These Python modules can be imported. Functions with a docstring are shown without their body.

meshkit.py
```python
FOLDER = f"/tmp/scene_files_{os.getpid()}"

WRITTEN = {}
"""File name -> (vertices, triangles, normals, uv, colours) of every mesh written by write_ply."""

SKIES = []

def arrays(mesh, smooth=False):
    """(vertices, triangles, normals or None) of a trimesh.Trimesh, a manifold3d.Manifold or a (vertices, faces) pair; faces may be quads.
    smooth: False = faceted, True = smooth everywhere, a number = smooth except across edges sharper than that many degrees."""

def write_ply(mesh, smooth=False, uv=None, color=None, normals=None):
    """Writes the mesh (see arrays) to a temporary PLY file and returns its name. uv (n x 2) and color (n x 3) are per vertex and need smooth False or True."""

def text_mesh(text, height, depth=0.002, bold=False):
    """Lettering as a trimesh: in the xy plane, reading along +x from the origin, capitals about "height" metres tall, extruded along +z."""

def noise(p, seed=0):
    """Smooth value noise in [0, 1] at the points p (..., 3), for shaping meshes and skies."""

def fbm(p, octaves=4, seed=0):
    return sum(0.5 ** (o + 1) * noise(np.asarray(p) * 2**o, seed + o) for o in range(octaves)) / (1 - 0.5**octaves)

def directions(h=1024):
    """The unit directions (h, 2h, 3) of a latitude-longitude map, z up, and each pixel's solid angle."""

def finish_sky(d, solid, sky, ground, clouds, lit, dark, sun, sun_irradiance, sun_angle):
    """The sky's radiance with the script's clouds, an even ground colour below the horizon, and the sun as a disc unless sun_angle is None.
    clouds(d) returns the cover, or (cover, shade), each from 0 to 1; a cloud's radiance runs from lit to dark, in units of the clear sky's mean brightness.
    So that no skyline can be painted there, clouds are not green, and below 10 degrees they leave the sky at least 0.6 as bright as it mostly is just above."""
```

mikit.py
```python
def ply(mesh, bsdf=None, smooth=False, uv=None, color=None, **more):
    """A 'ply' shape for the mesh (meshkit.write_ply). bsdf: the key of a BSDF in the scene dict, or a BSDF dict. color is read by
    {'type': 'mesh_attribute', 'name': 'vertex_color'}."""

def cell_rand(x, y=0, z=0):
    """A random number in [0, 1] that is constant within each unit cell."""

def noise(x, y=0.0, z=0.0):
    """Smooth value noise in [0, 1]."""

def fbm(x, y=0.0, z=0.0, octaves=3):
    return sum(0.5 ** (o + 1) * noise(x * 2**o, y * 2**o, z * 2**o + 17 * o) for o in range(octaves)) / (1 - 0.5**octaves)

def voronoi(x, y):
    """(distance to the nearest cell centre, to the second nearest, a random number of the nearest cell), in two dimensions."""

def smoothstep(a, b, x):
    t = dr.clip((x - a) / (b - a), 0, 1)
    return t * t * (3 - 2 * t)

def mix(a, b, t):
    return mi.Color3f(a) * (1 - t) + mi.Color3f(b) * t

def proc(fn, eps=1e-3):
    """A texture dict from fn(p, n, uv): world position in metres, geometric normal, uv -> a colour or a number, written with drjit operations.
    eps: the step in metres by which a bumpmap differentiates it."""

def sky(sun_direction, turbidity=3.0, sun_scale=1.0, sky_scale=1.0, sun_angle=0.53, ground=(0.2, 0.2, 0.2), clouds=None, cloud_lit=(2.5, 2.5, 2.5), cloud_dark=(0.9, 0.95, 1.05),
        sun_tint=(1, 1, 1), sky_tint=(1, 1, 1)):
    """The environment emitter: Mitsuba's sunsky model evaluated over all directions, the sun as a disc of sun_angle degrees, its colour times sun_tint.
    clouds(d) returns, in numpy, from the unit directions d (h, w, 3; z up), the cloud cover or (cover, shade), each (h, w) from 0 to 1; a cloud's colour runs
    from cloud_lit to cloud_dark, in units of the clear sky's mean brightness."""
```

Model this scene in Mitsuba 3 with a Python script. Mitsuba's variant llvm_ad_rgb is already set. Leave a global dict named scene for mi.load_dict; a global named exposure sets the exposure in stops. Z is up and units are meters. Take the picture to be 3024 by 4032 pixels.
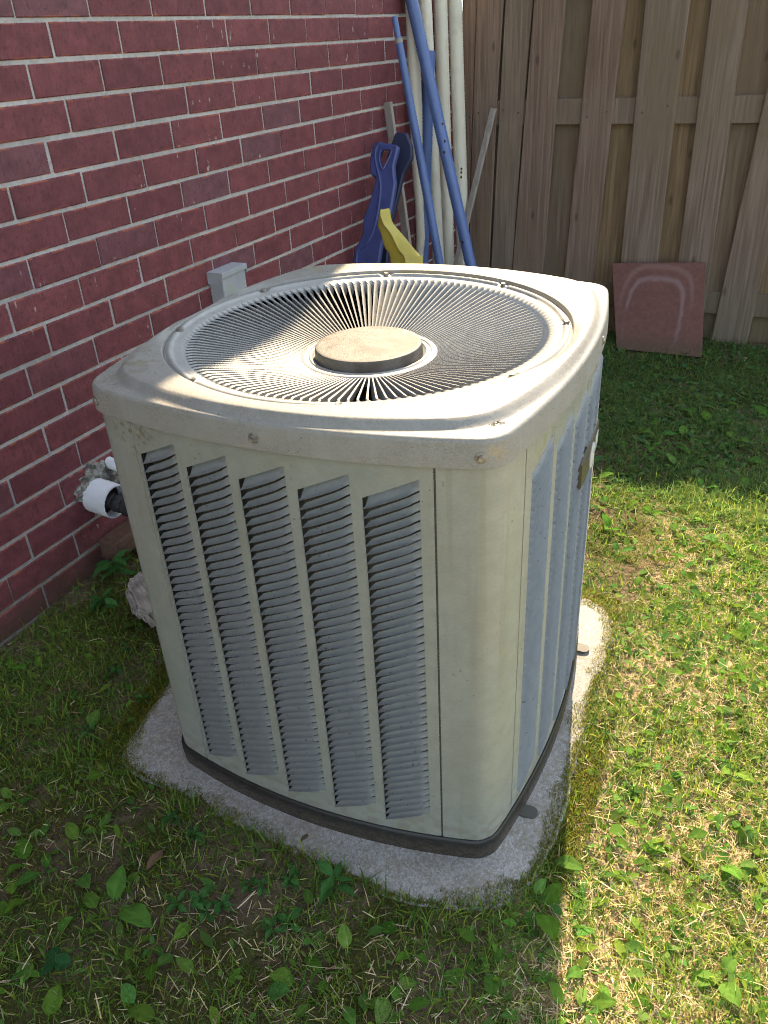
import math, random
import numpy as np, trimesh, shapely
import drjit as dr
import mitsuba as mi
import mikit, meshkit
from mikit import proc, noise, fbm, voronoi, cell_rand, smoothstep, mix
from shapely.geometry import Point, Polygon, box as sbox
import shapely.affinity as aff

# ---------------------------------------------------------------- camera, sky, exposure
exposure = 3.58
scene = {'type': 'scene'}
labels = {}
CAM_F,CAM_O=3178.06,[2.0887, -1.8372, 1.6366]
CAM_FWD,CAM_UP=[-0.403184, 0.761919, -0.506875],[-0.18647, 0.473868, 0.860627]
T = mi.ScalarTransform4f
_o = np.array(CAM_O)
scene['camera'] = {
    'type': 'perspective', 'fov': 2 * math.degrees(math.atan(2016 / CAM_F)), 'fov_axis': 'y', 'near_clip': 0.05, 'far_clip': 400.0,
    'to_world': T().look_at(origin=CAM_O, target=list(_o + np.array(CAM_FWD)), up=CAM_UP)}
SUN_EL, SUN_AZ = math.radians(41.2), (-0.226, 0.974)
SUN = (SUN_AZ[0] * math.cos(SUN_EL), SUN_AZ[1] * math.cos(SUN_EL), math.sin(SUN_EL))
def _clouds(d):
    n = meshkit.fbm(d * 3.0 + 4.0, octaves=4, seed=3)
    c = np.clip((n - 0.46) * 4.0, 0, 1)
    near = (d @ np.array(SUN))
    return c * np.clip((0.93 - near) / 0.1, 0, 1) * 0.85, np.clip((n - 0.6) * 2, 0, 1)
scene['sky'] = mikit.sky(SUN, turbidity=4.0, clouds=_clouds, cloud_lit=(2.6, 2.55, 2.5), cloud_dark=(1.1, 1.12, 1.2), sun_tint=(1.0, 0.96, 0.88), sky_tint=(1.0, 1.0, 0.98), ground=(0.14, 0.16, 0.08))

# ---------------------------------------------------------------- helpers
rng = np.random.default_rng(7)
random.seed(7)
_used = {}
def num(base):
    n = _used.get(base, -1) + 1
    _used[base] = n
    return base if n == 0 else '%s_%03d' % (base, n)
def add(key, mesh, bsdf, smooth=False, label=None, category=None, group=None, kind=None, color=None):
    key = num(key)
    scene[key] = mikit.ply(mesh, bsdf, smooth=smooth, color=color)
    lab(key, label, category, group, kind)
    return key
def thing(base, label, category, group=None):
    key = num(base)
    lab(key, label, category, group)
    return key
def lab(key, label=None, category=None, group=None, kind=None):
    d = {k: v for k, v in (('label', label), ('category', category), ('group', group), ('kind', kind)) if v}
    if d:
        labels[key] = {**labels.get(key, {}), **d}
def tm(v, f):
    f = np.asarray(f, int)
    if f.shape[1] == 4:
        f = np.vstack([f[:, [0, 1, 2]], f[:, [0, 2, 3]]])
    return trimesh.Trimesh(np.asarray(v, float), f, process=False)
def cat(ms):
    return trimesh.util.concatenate([m for m in ms if m is not None])
def grid(P, closed=False, flip=False):
    """Triangles over a grid of points (n, m, 3); closed joins the first axis round."""
    P = np.asarray(P, float)
    n, m = P.shape[:2]
    i, j = np.meshgrid(np.arange(n if closed else n - 1), np.arange(m - 1), indexing='ij')
    a, b = i * m + j, ((i + 1) % n) * m + j
    q = np.stack([a, b, b + 1, a + 1], -1).reshape(-1, 4)
    return tm(P.reshape(-1, 3), q[:, ::-1] if flip else q)
def plate(F, B):
    """Closed shell between two grids of points of the same shape."""
    n, m = F.shape[:2]
    per = [(i, 0) for i in range(n)] + [(n - 1, j) for j in range(1, m)] + [(i, m - 1) for i in range(n - 2, -1, -1)] + [(0, j) for j in range(m - 2, 0, -1)]
    E = np.array([[F[p], B[p]] for p in per])
    return cat([grid(F), grid(B, flip=True), grid(E, closed=True, flip=True)])
def tube(path, r, n=16, cap=True, hollow=0):
    path = np.asarray(path, float)
    r = np.broadcast_to(np.asarray(r, float), len(path))
    t = np.gradient(path, axis=0)
    t /= np.linalg.norm(t, axis=1, keepdims=True)
    ref = np.array([0.3, 0.9, 0.2]) if abs(t[0][2]) > 0.7 else np.array([0, 0, 1.0])
    rings = []
    for p, d, q in zip(path, t, r):
        u = np.cross(d, ref); u /= np.linalg.norm(u); v = np.cross(d, u)
        a = np.arange(n) / n * 2 * np.pi
        rings.append(p + q * (np.cos(a)[:, None] * u + np.sin(a)[:, None] * v))
    R = np.array(rings)
    m = [grid(R.transpose(1, 0, 2), closed=True, flip=False)]
    if hollow:
        R2 = path[:, None] + (R - path[:, None]) * hollow
        m.append(grid(R2.transpose(1, 0, 2), closed=True, flip=True))
        for k in (0, -1):
            m.append(grid(np.stack([R[k], R2[k]], 1), closed=True, flip=(k == 0)))
    elif cap:
        for k, fl in ((0, True), (-1, False)):
            c = path[k]
            f = [(i, (i + 1) % n, n) if not fl else ((i + 1) % n, i, n) for i in range(n)]
            m.append(tm(np.vstack([R[k], c]), f))
    return cat(m)
def bevel_box(lo, hi, b=0.003):
    """Box with all edges chamfered by b."""
    lo, hi = np.array(lo, float), np.array(hi, float)
    pts = []
    for s in np.ndindex(2, 2, 2):
        c = np.where(s, hi, lo); d = np.where(s, -b, b)
        for k in range(3):
            e = d.copy(); e[k] = 0
            pts.append(c + e)
    return trimesh.convex.convex_hull(np.array(pts))
def frame_box(c, ex, ey, ez, b=0.003):
    """Chamfered box with centre c and half-axes ex, ey, ez given as vectors."""
    m = bevel_box([-np.linalg.norm(ex), -np.linalg.norm(ey), -np.linalg.norm(ez)], [np.linalg.norm(ex), np.linalg.norm(ey), np.linalg.norm(ez)], b)
    R = np.stack([np.array(e) / np.linalg.norm(e) for e in (ex, ey, ez)], 1)
    return tm(m.vertices @ R.T + np.array(c), m.faces)
def nz(p, s, seed=0):
    return meshkit.noise(np.asarray(p) * s, seed) - 0.5

# ---------------------------------------------------------------- materials
def mat(name, color, rough=0.6, spec=0.5, bump=None, bscale=1.0, eps=1e-3, metallic=0.0, two=True, **kw):
    c = color if isinstance(color, dict) else {'type': 'rgb', 'value': list(color)}
    b = {'type': 'principled', 'base_color': c, 'roughness': rough, 'specular': spec, 'metallic': metallic, **kw}
    if bump is not None:
        b = {'type': 'bumpmap', 'arbitrary': proc(bump, eps), 'scale': bscale, 'bsdf': b}
    if two:
        b = {'type': 'twosided', 'bsdf': b}
    scene[name] = b
BRICK_H = 0.1016
BL,OA,OB=0.29056,0.19418,0.08135
def f_brick(p, n, uv):
    row = dr.floor(p.z / BRICK_H)
    even = dr.select((row - 2 * dr.floor(row / 2)) < 0.5, OA, OB)
    col = dr.floor((p.y - even) / BL)
    t = cell_rand(row + 50, col + 90, 3)
    t2 = cell_rand(row + 11, col + 31, 7)
    base = mix(mi.Color3f(0.122, 0.034, 0.040), mi.Color3f(0.162, 0.046, 0.050), t)
    base = mix(base, mi.Color3f(0.130, 0.052, 0.060), smoothstep(0.86, 0.95, t2))
    streak = fbm(p.y * 160, p.z * 26, p.x * 160)
    blot = fbm(p.y * 22, p.z * 30, 5.0)
    base = base * (0.80 + 0.40 * streak) * (0.75 + 0.5 * blot)
    pit = smoothstep(0.70, 0.78, noise(p.y * 260, p.z * 130, 3.0))
    base = mix(base, mi.Color3f(0.035, 0.015, 0.018), pit * 0.40)
    fz = p.z / BRICK_H - row
    edge = dr.maximum(smoothstep(0.86, 0.93, fz), 1 - smoothstep(0.07, 0.13, fz))
    base = mix(base, mi.Color3f(0.30, 0.085, 0.045), edge * smoothstep(0.45, 0.7, noise(p.y * 45, p.z * 90, 9.0)) * 0.8)
    smear = smoothstep(0.80, 0.86, fbm(p.y * 60, p.z * 30, 21.0)) * smoothstep(0.5, 0.7, noise(p.y * 4, p.z * 5, 2.0))
    base = mix(base, mi.Color3f(0.42, 0.38, 0.36), smear * 0.6)
    dirt = (1 - smoothstep(0.05, 0.28, p.z + 0.12 * fbm(p.y * 9, p.z * 9))) * 0.55
    base = mix(base, mi.Color3f(0.060, 0.036, 0.026), dirt)
    green = (1 - smoothstep(0.02, 0.16, p.z + 0.1 * noise(p.y * 13, p.z * 17, 4.0))) * 0.5
    return mix(base, mi.Color3f(0.045, 0.05, 0.02), green)
mat('mat_brick', proc(f_brick), 0.75, 0.35, bump=lambda p, n, uv: 0.0016 * fbm(p.y * 140, p.z * 70, p.x * 140) + 0.0018 * noise(p.y * 40, p.z * 60, p.x * 40), bscale=1.0, two=False)
def f_mortar(p, n, uv):
    v = fbm(p.y * 90, p.z * 90, p.x * 90)
    w = noise(p.y * 7, p.z * 12, 1.0)
    c = mix(mi.Color3f(0.27, 0.25, 0.24), mi.Color3f(0.46, 0.43, 0.41), v) * (0.82 + 0.3 * w)
    d = (1 - smoothstep(0.08, 0.32, p.z + 0.1 * noise(p.y * 9, p.z * 9, 3.0))) * 0.65
    return mix(c, mi.Color3f(0.10, 0.085, 0.06), d)
mat('mat_mortar', proc(f_mortar), 0.9, 0.2, bump=lambda p, n, uv: 0.003 * fbm(p.y * 160, p.z * 160, p.x * 160), two=False)
def wood(c0, c1, c2, seed):
    def f(p, n, uv):
        g = fbm(p.x * 95 + seed, p.y * 95, p.z * 2.2 + seed)
        g2 = noise(p.x * 330, p.y * 330, p.z * 9)
        b = fbm(p.x * 5 + seed, p.z * 1.6, 3.0 + seed)
        c = mix(mi.Color3f(*c0), mi.Color3f(*c1), smoothstep(0.3, 0.7, g))
        c = mix(c, mi.Color3f(*c2), smoothstep(0.45, 0.72, b) * 0.8)
        kx, kz, kr = voronoi(p.x * 3.2 + seed, p.z * 1.3)
        c = c * (0.86 + 0.26 * g2) * mix(mi.Color3f(0.62, 0.6, 0.58), mi.Color3f(1.0), smoothstep(0.015, 0.05, kx))
        low = 1 - smoothstep(0.0, 0.55, p.z + 0.25 * noise(p.x * 14, p.z * 3, seed))
        return mix(c, mi.Color3f(0.115, 0.108, 0.066), low * 0.5)
    return f
_wb = lambda p, n, uv: 0.004 * fbm(p.x * 110, p.y * 110, p.z * 2.6)
mat('mat_board_pink', proc(wood((0.152, 0.102, 0.078), (0.212, 0.152, 0.120), (0.18, 0.130, 0.09), 1.7)), 0.85, 0.2, bump=_wb)
mat('mat_board_grey', proc(wood((0.150, 0.112, 0.085), (0.215, 0.165, 0.130), (0.172, 0.129, 0.09), 6.1)), 0.85, 0.2, bump=_wb)
mat('mat_board_orange', proc(wood((0.142, 0.098, 0.058), (0.210, 0.15, 0.09), (0.16, 0.118, 0.072), 11.3)), 0.85, 0.2, bump=_wb)
mat('mat_board_olive', proc(wood((0.128, 0.094, 0.066), (0.182, 0.138, 0.10), (0.145, 0.109, 0.074), 15.9)), 0.85, 0.2, bump=_wb)
mat('mat_stick', proc(lambda p, n, uv: mix(mi.Color3f(0.18, 0.155, 0.135), mi.Color3f(0.38, 0.34, 0.31), fbm(p.x * 90, p.y * 90, p.z * 6))), 0.85, 0.2, bump=lambda p, n, uv: 0.003 * fbm(p.x * 120, p.y * 120, p.z * 6))

PAINT = (0.226, 0.236, 0.205)
def f_paint(p, n, uv):
    v = fbm(p.x * 28, p.y * 28, p.z * 28)
    s = noise(p.x * 240, p.y * 240, p.z * 240)
    c = mi.Color3f(*PAINT) * (0.90 + 0.2 * v)
    c = mix(c, mi.Color3f(0.205, 0.205, 0.16), smoothstep(0.50, 0.72, fbm(p.x * 9, p.y * 9, p.z * 3.5)) * 0.35)
    # specks of soil and clippings stuck to the panels, denser low down
    sp = smoothstep(0.885, 0.91, noise(p.x * 260, p.y * 260, p.z * 180)) * smoothstep(0.5, 0.8, noise(p.x * 15, p.y * 15, p.z * 9))
    c = mix(c, mi.Color3f(0.07, 0.06, 0.045), sp * 0.8)
    dr_ = smoothstep(0.50, 0.70, fbm(p.x * 55, p.y * 55, p.z * 1.6)) * smoothstep(0.35, 0.65, noise(p.x * 6, p.y * 6, p.z * 2.5)) * 0.28
    c = mix(c, mi.Color3f(0.17, 0.165, 0.115), dr_)
    splash = (1 - smoothstep(0.09, 0.22, p.z)) * smoothstep(0.5, 0.7, noise(p.x * 60, p.y * 60, p.z * 60)) * 0.35
    c = mix(c, mi.Color3f(0.16, 0.13, 0.09), splash)
    # mildew where water sits under the cap: near the left front corner and on the right panel
    md = smoothstep(0.09, 0.02, dr.sqrt(dr.square(p.x - 0.985) + dr.square(p.y + 0.80) + dr.square(p.z - 1.01)))
    mdn = smoothstep(0.52, 0.70, 0.6 * noise(p.x * 150, p.y * 150, p.z * 110) + 0.4 * fbm(p.x * 60, p.y * 60, p.z * 50))
    c = mix(c, mi.Color3f(0.13, 0.115, 0.07), md * mdn * 0.8)
    m2 = smoothstep(0.13, 0.03, dr.sqrt(dr.square(p.x - 1.74) + dr.square(p.y + 0.50) + dr.square((p.z - 0.98) * 1.0)))
    c = mix(c, mi.Color3f(0.20, 0.20, 0.09), m2 * smoothstep(0.5, 0.66, fbm(p.x * 50, p.y * 50, p.z * 34)) * 0.6)
    return c * (0.95 + 0.1 * s)
mat('mat_paint', proc(f_paint), 0.36, 0.5, bump=lambda p, n, uv: 0.0011 * fbm(p.x * 13, p.y * 13, p.z * 7), eps=3e-3)
def f_cap(p, n, uv):
    v = fbm(p.x * 34, p.y * 34, p.z * 34)
    s = noise(p.x * 600, p.y * 600, p.z * 600)
    c = mi.Color3f(0.222, 0.216, 0.197) * (0.84 + 0.14 * v + 0.22 * s)
    w = smoothstep(0.62, 0.72, fbm(p.x * 60, p.y * 60, 2.0)) * 0.22
    c = mix(c, mi.Color3f(0.275, 0.27, 0.25), w)
    st = smoothstep(0.40, 0.68, noise(p.x * 420, p.y * 420, p.z * 420)) * smoothstep(0.25, 0.75, fbm(p.x * 14, p.y * 14, p.z * 14)) * 0.45
    c = mix(c, mi.Color3f(0.150, 0.134, 0.106), st)
    al = smoothstep(0.05, 0.22, p.y + 0.10 * fbm(p.x * 16, p.y * 16, 1.0)) * smoothstep(1.55, 1.0, p.x) * smoothstep(0.36, 0.60, fbm(p.x * 48, p.y * 40, 7.0))
    c = mix(c, mi.Color3f(0.215, 0.185, 0.085), al * 0.9)
    al2 = smoothstep(0.13, 0.03, dr.sqrt(dr.square(p.x - 0.90) + dr.square(p.y + 0.665)))
    c = mix(c, mi.Color3f(0.17, 0.155, 0.09), al2 * smoothstep(0.52, 0.66, fbm(p.x * 70, p.y * 60, 4.0)) * 0.6)
    d = smoothstep(0.90, 0.93, noise(p.x * 230, p.y * 230, p.z * 230)) * smoothstep(0.55, 0.75, noise(p.x * 13, p.y * 13, 6.0))
    c = mix(c, mi.Color3f(0.07, 0.06, 0.05), d)
    rust = smoothstep(0.030, 0.012, dr.sqrt(dr.square(p.x - 1.700) + dr.square(p.y + 0.712) + dr.square((p.z - 1.052) * 1.2)))
    return mix(c, mi.Color3f(0.33, 0.24, 0.10), rust * 0.5 * smoothstep(0.3, 0.6, fbm(p.x * 90, p.y * 90, p.z * 90)))
mat('mat_cap', proc(f_cap), 0.55, 0.4, bump=lambda p, n, uv: 0.0007 * fbm(p.x * 120, p.y * 120, p.z * 120), eps=1.5e-3)
mat('mat_grille', proc(lambda p, n, uv: mi.Color3f(0.285, 0.285, 0.27) * (0.82 + 0.32 * fbm(p.x * 45, p.y * 45, p.z * 45))), 0.5, 0.4)
mat('mat_hub', proc(lambda p, n, uv: mix(mi.Color3f(0.115, 0.109, 0.095), mi.Color3f(0.068, 0.056, 0.047), smoothstep(0.40, 0.66, fbm(p.x * 26, p.y * 26, p.z * 26)) * 0.8) * (0.8 + 0.4 * noise(p.x * 500, p.y * 500, p.z * 500))), 0.6, 0.35)
mat('mat_louver', proc(lambda p, n, uv: mi.Color3f(0.192, 0.205, 0.200) * (0.88 + 0.2 * fbm(p.x * 50, p.y * 50, p.z * 30)) * mix(mi.Color3f(1), mi.Color3f(0.35, 0.3, 0.22), smoothstep(0.88, 0.91, noise(p.x * 150, p.y * 150, p.z * 150)) * 0.6)), 0.42, 0.5)
mat('mat_dark', (0.018, 0.018, 0.018), 0.7, 0.3)
mat('mat_coil', proc(lambda p, n, uv: mi.Color3f(0.050, 0.047, 0.042) * (0.6 + 0.8 * noise(p.x * 400, p.y * 400, p.z * 8))), 0.6, 0.4)
mat('mat_seam', (0.07, 0.07, 0.06), 0.6, 0.3)
mat('mat_base', proc(lambda p, n, uv: mix(mi.Color3f(0.016, 0.015, 0.014), mi.Color3f(0.105, 0.08, 0.055), smoothstep(0.086, 0.045, p.z + 0.03 * (fbm(p.x * 90, p.y * 90, p.z * 60) - 0.5)) * smoothstep(0.25, 0.80, 0.65 * noise(p.x * 620, p.y * 620, p.z * 520) + 0.35 * fbm(p.x * 60, p.y * 60, p.z * 90)) * 0.8)), 0.45, 0.45, bump=lambda p, n, uv: 0.0012 * fbm(p.x * 90, p.y * 90, p.z * 90))
mat('mat_bolt', proc(lambda p, n, uv: mix(mi.Color3f(0.30, 0.29, 0.26), mi.Color3f(0.14, 0.12, 0.10), noise(p.x * 200, p.y * 200, p.z * 200))), 0.45, 0.5, metallic=0.55)
def f_pad(p, n, uv):
    a, b, r = voronoi(p.x * 210, p.y * 210)
    c = mix(mi.Color3f(0.235, 0.225, 0.205), mi.Color3f(0.38, 0.365, 0.34), r) * (0.80 + 0.28 * smoothstep(0.05, 0.25, b - a))
    c = c * (0.82 + 0.36 * fbm(p.x * 14, p.y * 14, 3.0))
    st = smoothstep(0.50, 0.66, fbm(p.x * 17, p.y * 17, 9.0)) * 0.45
    c = mix(c, mi.Color3f(0.21, 0.18, 0.12), st * smoothstep(0.4, 0.6, noise(p.x * 120, p.y * 120, 1.0)))
    d = 1 - smoothstep(-0.03, 0.028, p.z + 0.012 * fbm(p.x * 50, p.y * 50, 4.0))
    return mix(c, mi.Color3f(0.15, 0.13, 0.095), d * 0.7)
mat('mat_pad', proc(f_pad), 0.9, 0.25, bump=lambda p, n, uv: 0.006 * dr.minimum(voronoi(p.x * 210, p.y * 210)[0], 0.6) * 0.5 + 0.002 * fbm(p.x * 60, p.y * 60, p.z * 60), two=False)
mat('mat_pvc', proc(lambda p, n, uv: mi.Color3f(0.56, 0.525, 0.44) * (0.90 + 0.14 * fbm(p.x * 12, p.y * 12, p.z * 3)) * mix(mi.Color3f(1), mi.Color3f(0.55, 0.5, 0.4), smoothstep(0.62, 0.75, fbm(p.x * 25, p.y * 25, p.z * 9)) * 0.22)), 0.4, 0.45)
mat('mat_rust_hole', (0.055, 0.028, 0.012), 0.9, 0.1)
mat('mat_blue_pole', proc(lambda p, n, uv: mi.Color3f(0.080, 0.130, 0.31) * (0.78 + 0.4 * fbm(p.x * 20, p.y * 20, p.z * 5))), 0.38, 0.5)
mat('mat_navy', proc(lambda p, n, uv: mi.Color3f(0.038, 0.052, 0.165) * (0.75 + 0.5 * fbm(p.x * 30, p.y * 30, p.z * 14))), 0.42, 0.5)
mat('mat_deep_blue', (0.016, 0.021, 0.055), 0.5, 0.4)
mat('mat_yellow', proc(lambda p, n, uv: mi.Color3f(0.40, 0.33, 0.05) * (0.8 + 0.3 * fbm(p.x * 20, p.y * 20, p.z * 9))), 0.4, 0.45)
mat('mat_white_pipe', proc(lambda p, n, uv: mi.Color3f(0.66, 0.67, 0.69) * (0.9 + 0.12 * fbm(p.x * 40, p.y * 40, p.z * 40))), 0.35, 0.5)
mat('mat_box', proc(lambda p, n, uv: mi.Color3f(0.31, 0.33, 0.345) * (0.88 + 0.2 * fbm(p.x * 25, p.y * 25, p.z * 12))), 0.45, 0.5)
mat('mat_sticker', (0.30, 0.33, 0.29), 0.5, 0.4)
mat('mat_bronze', (0.085, 0.076, 0.052), 0.38, 0.6, metallic=0.3)
mat('mat_white', (0.42, 0.43, 0.41), 0.4, 0.4)
def f_paver(p, n, uv):
    v = fbm(p.x * 60, p.y * 60, p.z * 60)
    c = mix(mi.Color3f(0.120, 0.058, 0.048), mi.Color3f(0.180, 0.088, 0.073), v)
    # chalky bloom left in an arch by a pot that once stood on the slab
    X, Z = (p.x - 1.36) / 0.165, (p.z - 0.10) / 0.215
    q = dr.power(dr.power(dr.abs(X), 3.4) + dr.power(dr.abs(Z), 3.4), 1 / 3.4)
    ring = smoothstep(0.10, 0.01, dr.abs(q - 0.97 + 0.06 * (noise(p.x * 30, p.z * 30, 1.0) - 0.5)))
    side = smoothstep(-0.95, -0.1, Z) * smoothstep(0.25, 0.55, noise(p.x * 9, p.z * 9, 5.0) + 0.35 * smoothstep(-0.2, 0.9, Z))
    c = mix(c, mi.Color3f(0.40, 0.33, 0.36), ring * side * 0.22)
    r2 = smoothstep(0.10, 0.02, dr.abs(q - 1.25)) * smoothstep(0.0, 1.0, Z) * 0.2
    c = mix(c, mi.Color3f(0.36, 0.26, 0.25), r2)
    return mix(c, mi.Color3f(0.09, 0.07, 0.045), (1 - smoothstep(-0.06, 0.05, p.z)) * 0.6)
mat('mat_paver', proc(f_paver), 0.85, 0.2, bump=lambda p, n, uv: 0.002 * fbm(p.x * 120, p.y * 120, p.z * 120))
mat('mat_patch', proc(lambda p, n, uv: mix(mi.Color3f(0.10, 0.092, 0.078), mi.Color3f(0.29, 0.275, 0.245), smoothstep(0.3, 0.65, fbm(p.x * 55, p.y * 55, p.z * 55))) * (0.6 + 0.7 * noise(p.x * 340, p.y * 340, p.z * 340))), 0.95, 0.15, bump=lambda p, n, uv: 0.008 * fbm(p.x * 60, p.y * 60, p.z * 60))
mat('mat_dirty_brick', proc(lambda p, n, uv: mix(mi.Color3f(0.085, 0.042, 0.032), mi.Color3f(0.14, 0.085, 0.06), fbm(p.x * 50, p.y * 50, p.z * 50)) * (0.6 + 0.7 * noise(p.x * 260, p.y * 260, p.z * 260))), 0.9, 0.15, bump=lambda p, n, uv: 0.006 * fbm(p.x * 60, p.y * 60, p.z * 60))
mat('mat_filler', (0.035, 0.022, 0.015), 0.9, 0.1)
mat('mat_hose', (0.022, 0.021, 0.022), 0.55, 0.4, bump=lambda p, n, uv: 0.006 * fbm(p.x * 70, p.y * 70, p.z * 70))
mat('mat_driftwood', proc(lambda p, n, uv: mix(mi.Color3f(0.20, 0.17, 0.145), mi.Color3f(0.44, 0.39, 0.34), fbm(p.x * 40 + p.y * 25, p.y * 18, p.z * 120)) * (0.7 + 0.5 * noise(p.x * 25, p.y * 25, p.z * 25))), 0.9, 0.15, bump=lambda p, n, uv: 0.008 * fbm(p.x * 30, p.y * 26, p.z * 110))
def f_soil(p, n, uv):
    v = fbm(p.x * 60, p.y * 60, 1.0)
    w = fbm(p.x * 7, p.y * 7, 5.0)
    c = mix(mi.Color3f(0.045, 0.034, 0.022), mi.Color3f(0.15, 0.11, 0.072), v)
    c = mix(c, mi.Color3f(0.045, 0.052, 0.012), smoothstep(0.42, 0.60, w) * 0.75)
    thatch = smoothstep(1.72, 1.98, p.x + 0.25 * (w - 0.5)) * smoothstep(1.5, 1.0, p.y)
    c = mix(c, mix(mi.Color3f(0.20, 0.155, 0.08), mi.Color3f(0.52, 0.44, 0.26), v), thatch * 0.8)
    far = smoothstep(3.0, 9.0, dr.sqrt(dr.square(p.x - 1.3) + dr.square(p.y)))
    return mix(c, mi.Color3f(0.13, 0.16, 0.05), far)
mat('mat_soil', proc(f_soil), 0.95, 0.1, bump=lambda p, n, uv: 0.012 * fbm(p.x * 50, p.y * 50, 2.0), two=False)
mat('mat_roof', proc(lambda p, n, uv: mi.Color3f(0.07, 0.065, 0.06) * (0.6 + 0.8 * noise(p.x * 30, p.y * 30, p.z * 30))), 0.9, 0.2)
mat('mat_trim', (0.62, 0.61, 0.58), 0.5, 0.4)
VC = {'type': 'mesh_attribute', 'name': 'vertex_color'}
scene['mat_leaf'] = {'type': 'principledthin', 'base_color': VC, 'roughness': 0.45, 'diff_trans': 1.2, 'eta': 1.35, 'spec_trans': 0.0}
scene['mat_straw'] = {'type': 'principledthin', 'base_color': VC, 'roughness': 0.6, 'diff_trans': 0.7, 'eta': 1.3, 'spec_trans': 0.0}

# ---------------------------------------------------------------- ground
def _padnear(x, y):
    """1 at the pad's edge, fading over 15 cm: the turf has grown up against it."""
    dx = np.maximum(np.abs(x - 1.235) - 0.565, 0); dy = np.maximum(np.abs(y + 0.27) - 0.59, 0)
    return np.clip(1 - np.hypot(dx, dy) / 0.17, 0, 1)
def gz(x, y):
    """Height of the lawn: level by the unit, falling a little towards the fence."""
    x, y = np.asarray(x, float), np.asarray(y, float)
    P = np.stack([x, y, np.zeros_like(x)], -1)
    s = np.clip((y - 0.4) / 2.6, 0, 1)
    return -0.085 * s * s * (3 - 2 * s) + 0.030 * nz(P, 3.1, 5) + 0.012 * nz(P, 11.0, 6) + 0.006 * nz(P, 40.0, 8) - 0.004 + 0.020 * _padnear(x, y)
gx = np.r_[np.linspace(-80, -3, 8), np.linspace(-2.5, -0.2, 8), np.arange(-0.1, 3.4, 0.02), np.linspace(3.5, 6, 12), np.linspace(8, 80, 8)]
gy = np.r_[np.linspace(-80, -4, 8), np.linspace(-3.4, -1.6, 12), np.arange(-1.5, 3.5, 0.02), np.linspace(3.6, 6, 10), np.linspace(8, 80, 8)]
GX, GY = np.meshgrid(gx, gy, indexing='ij')
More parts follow.
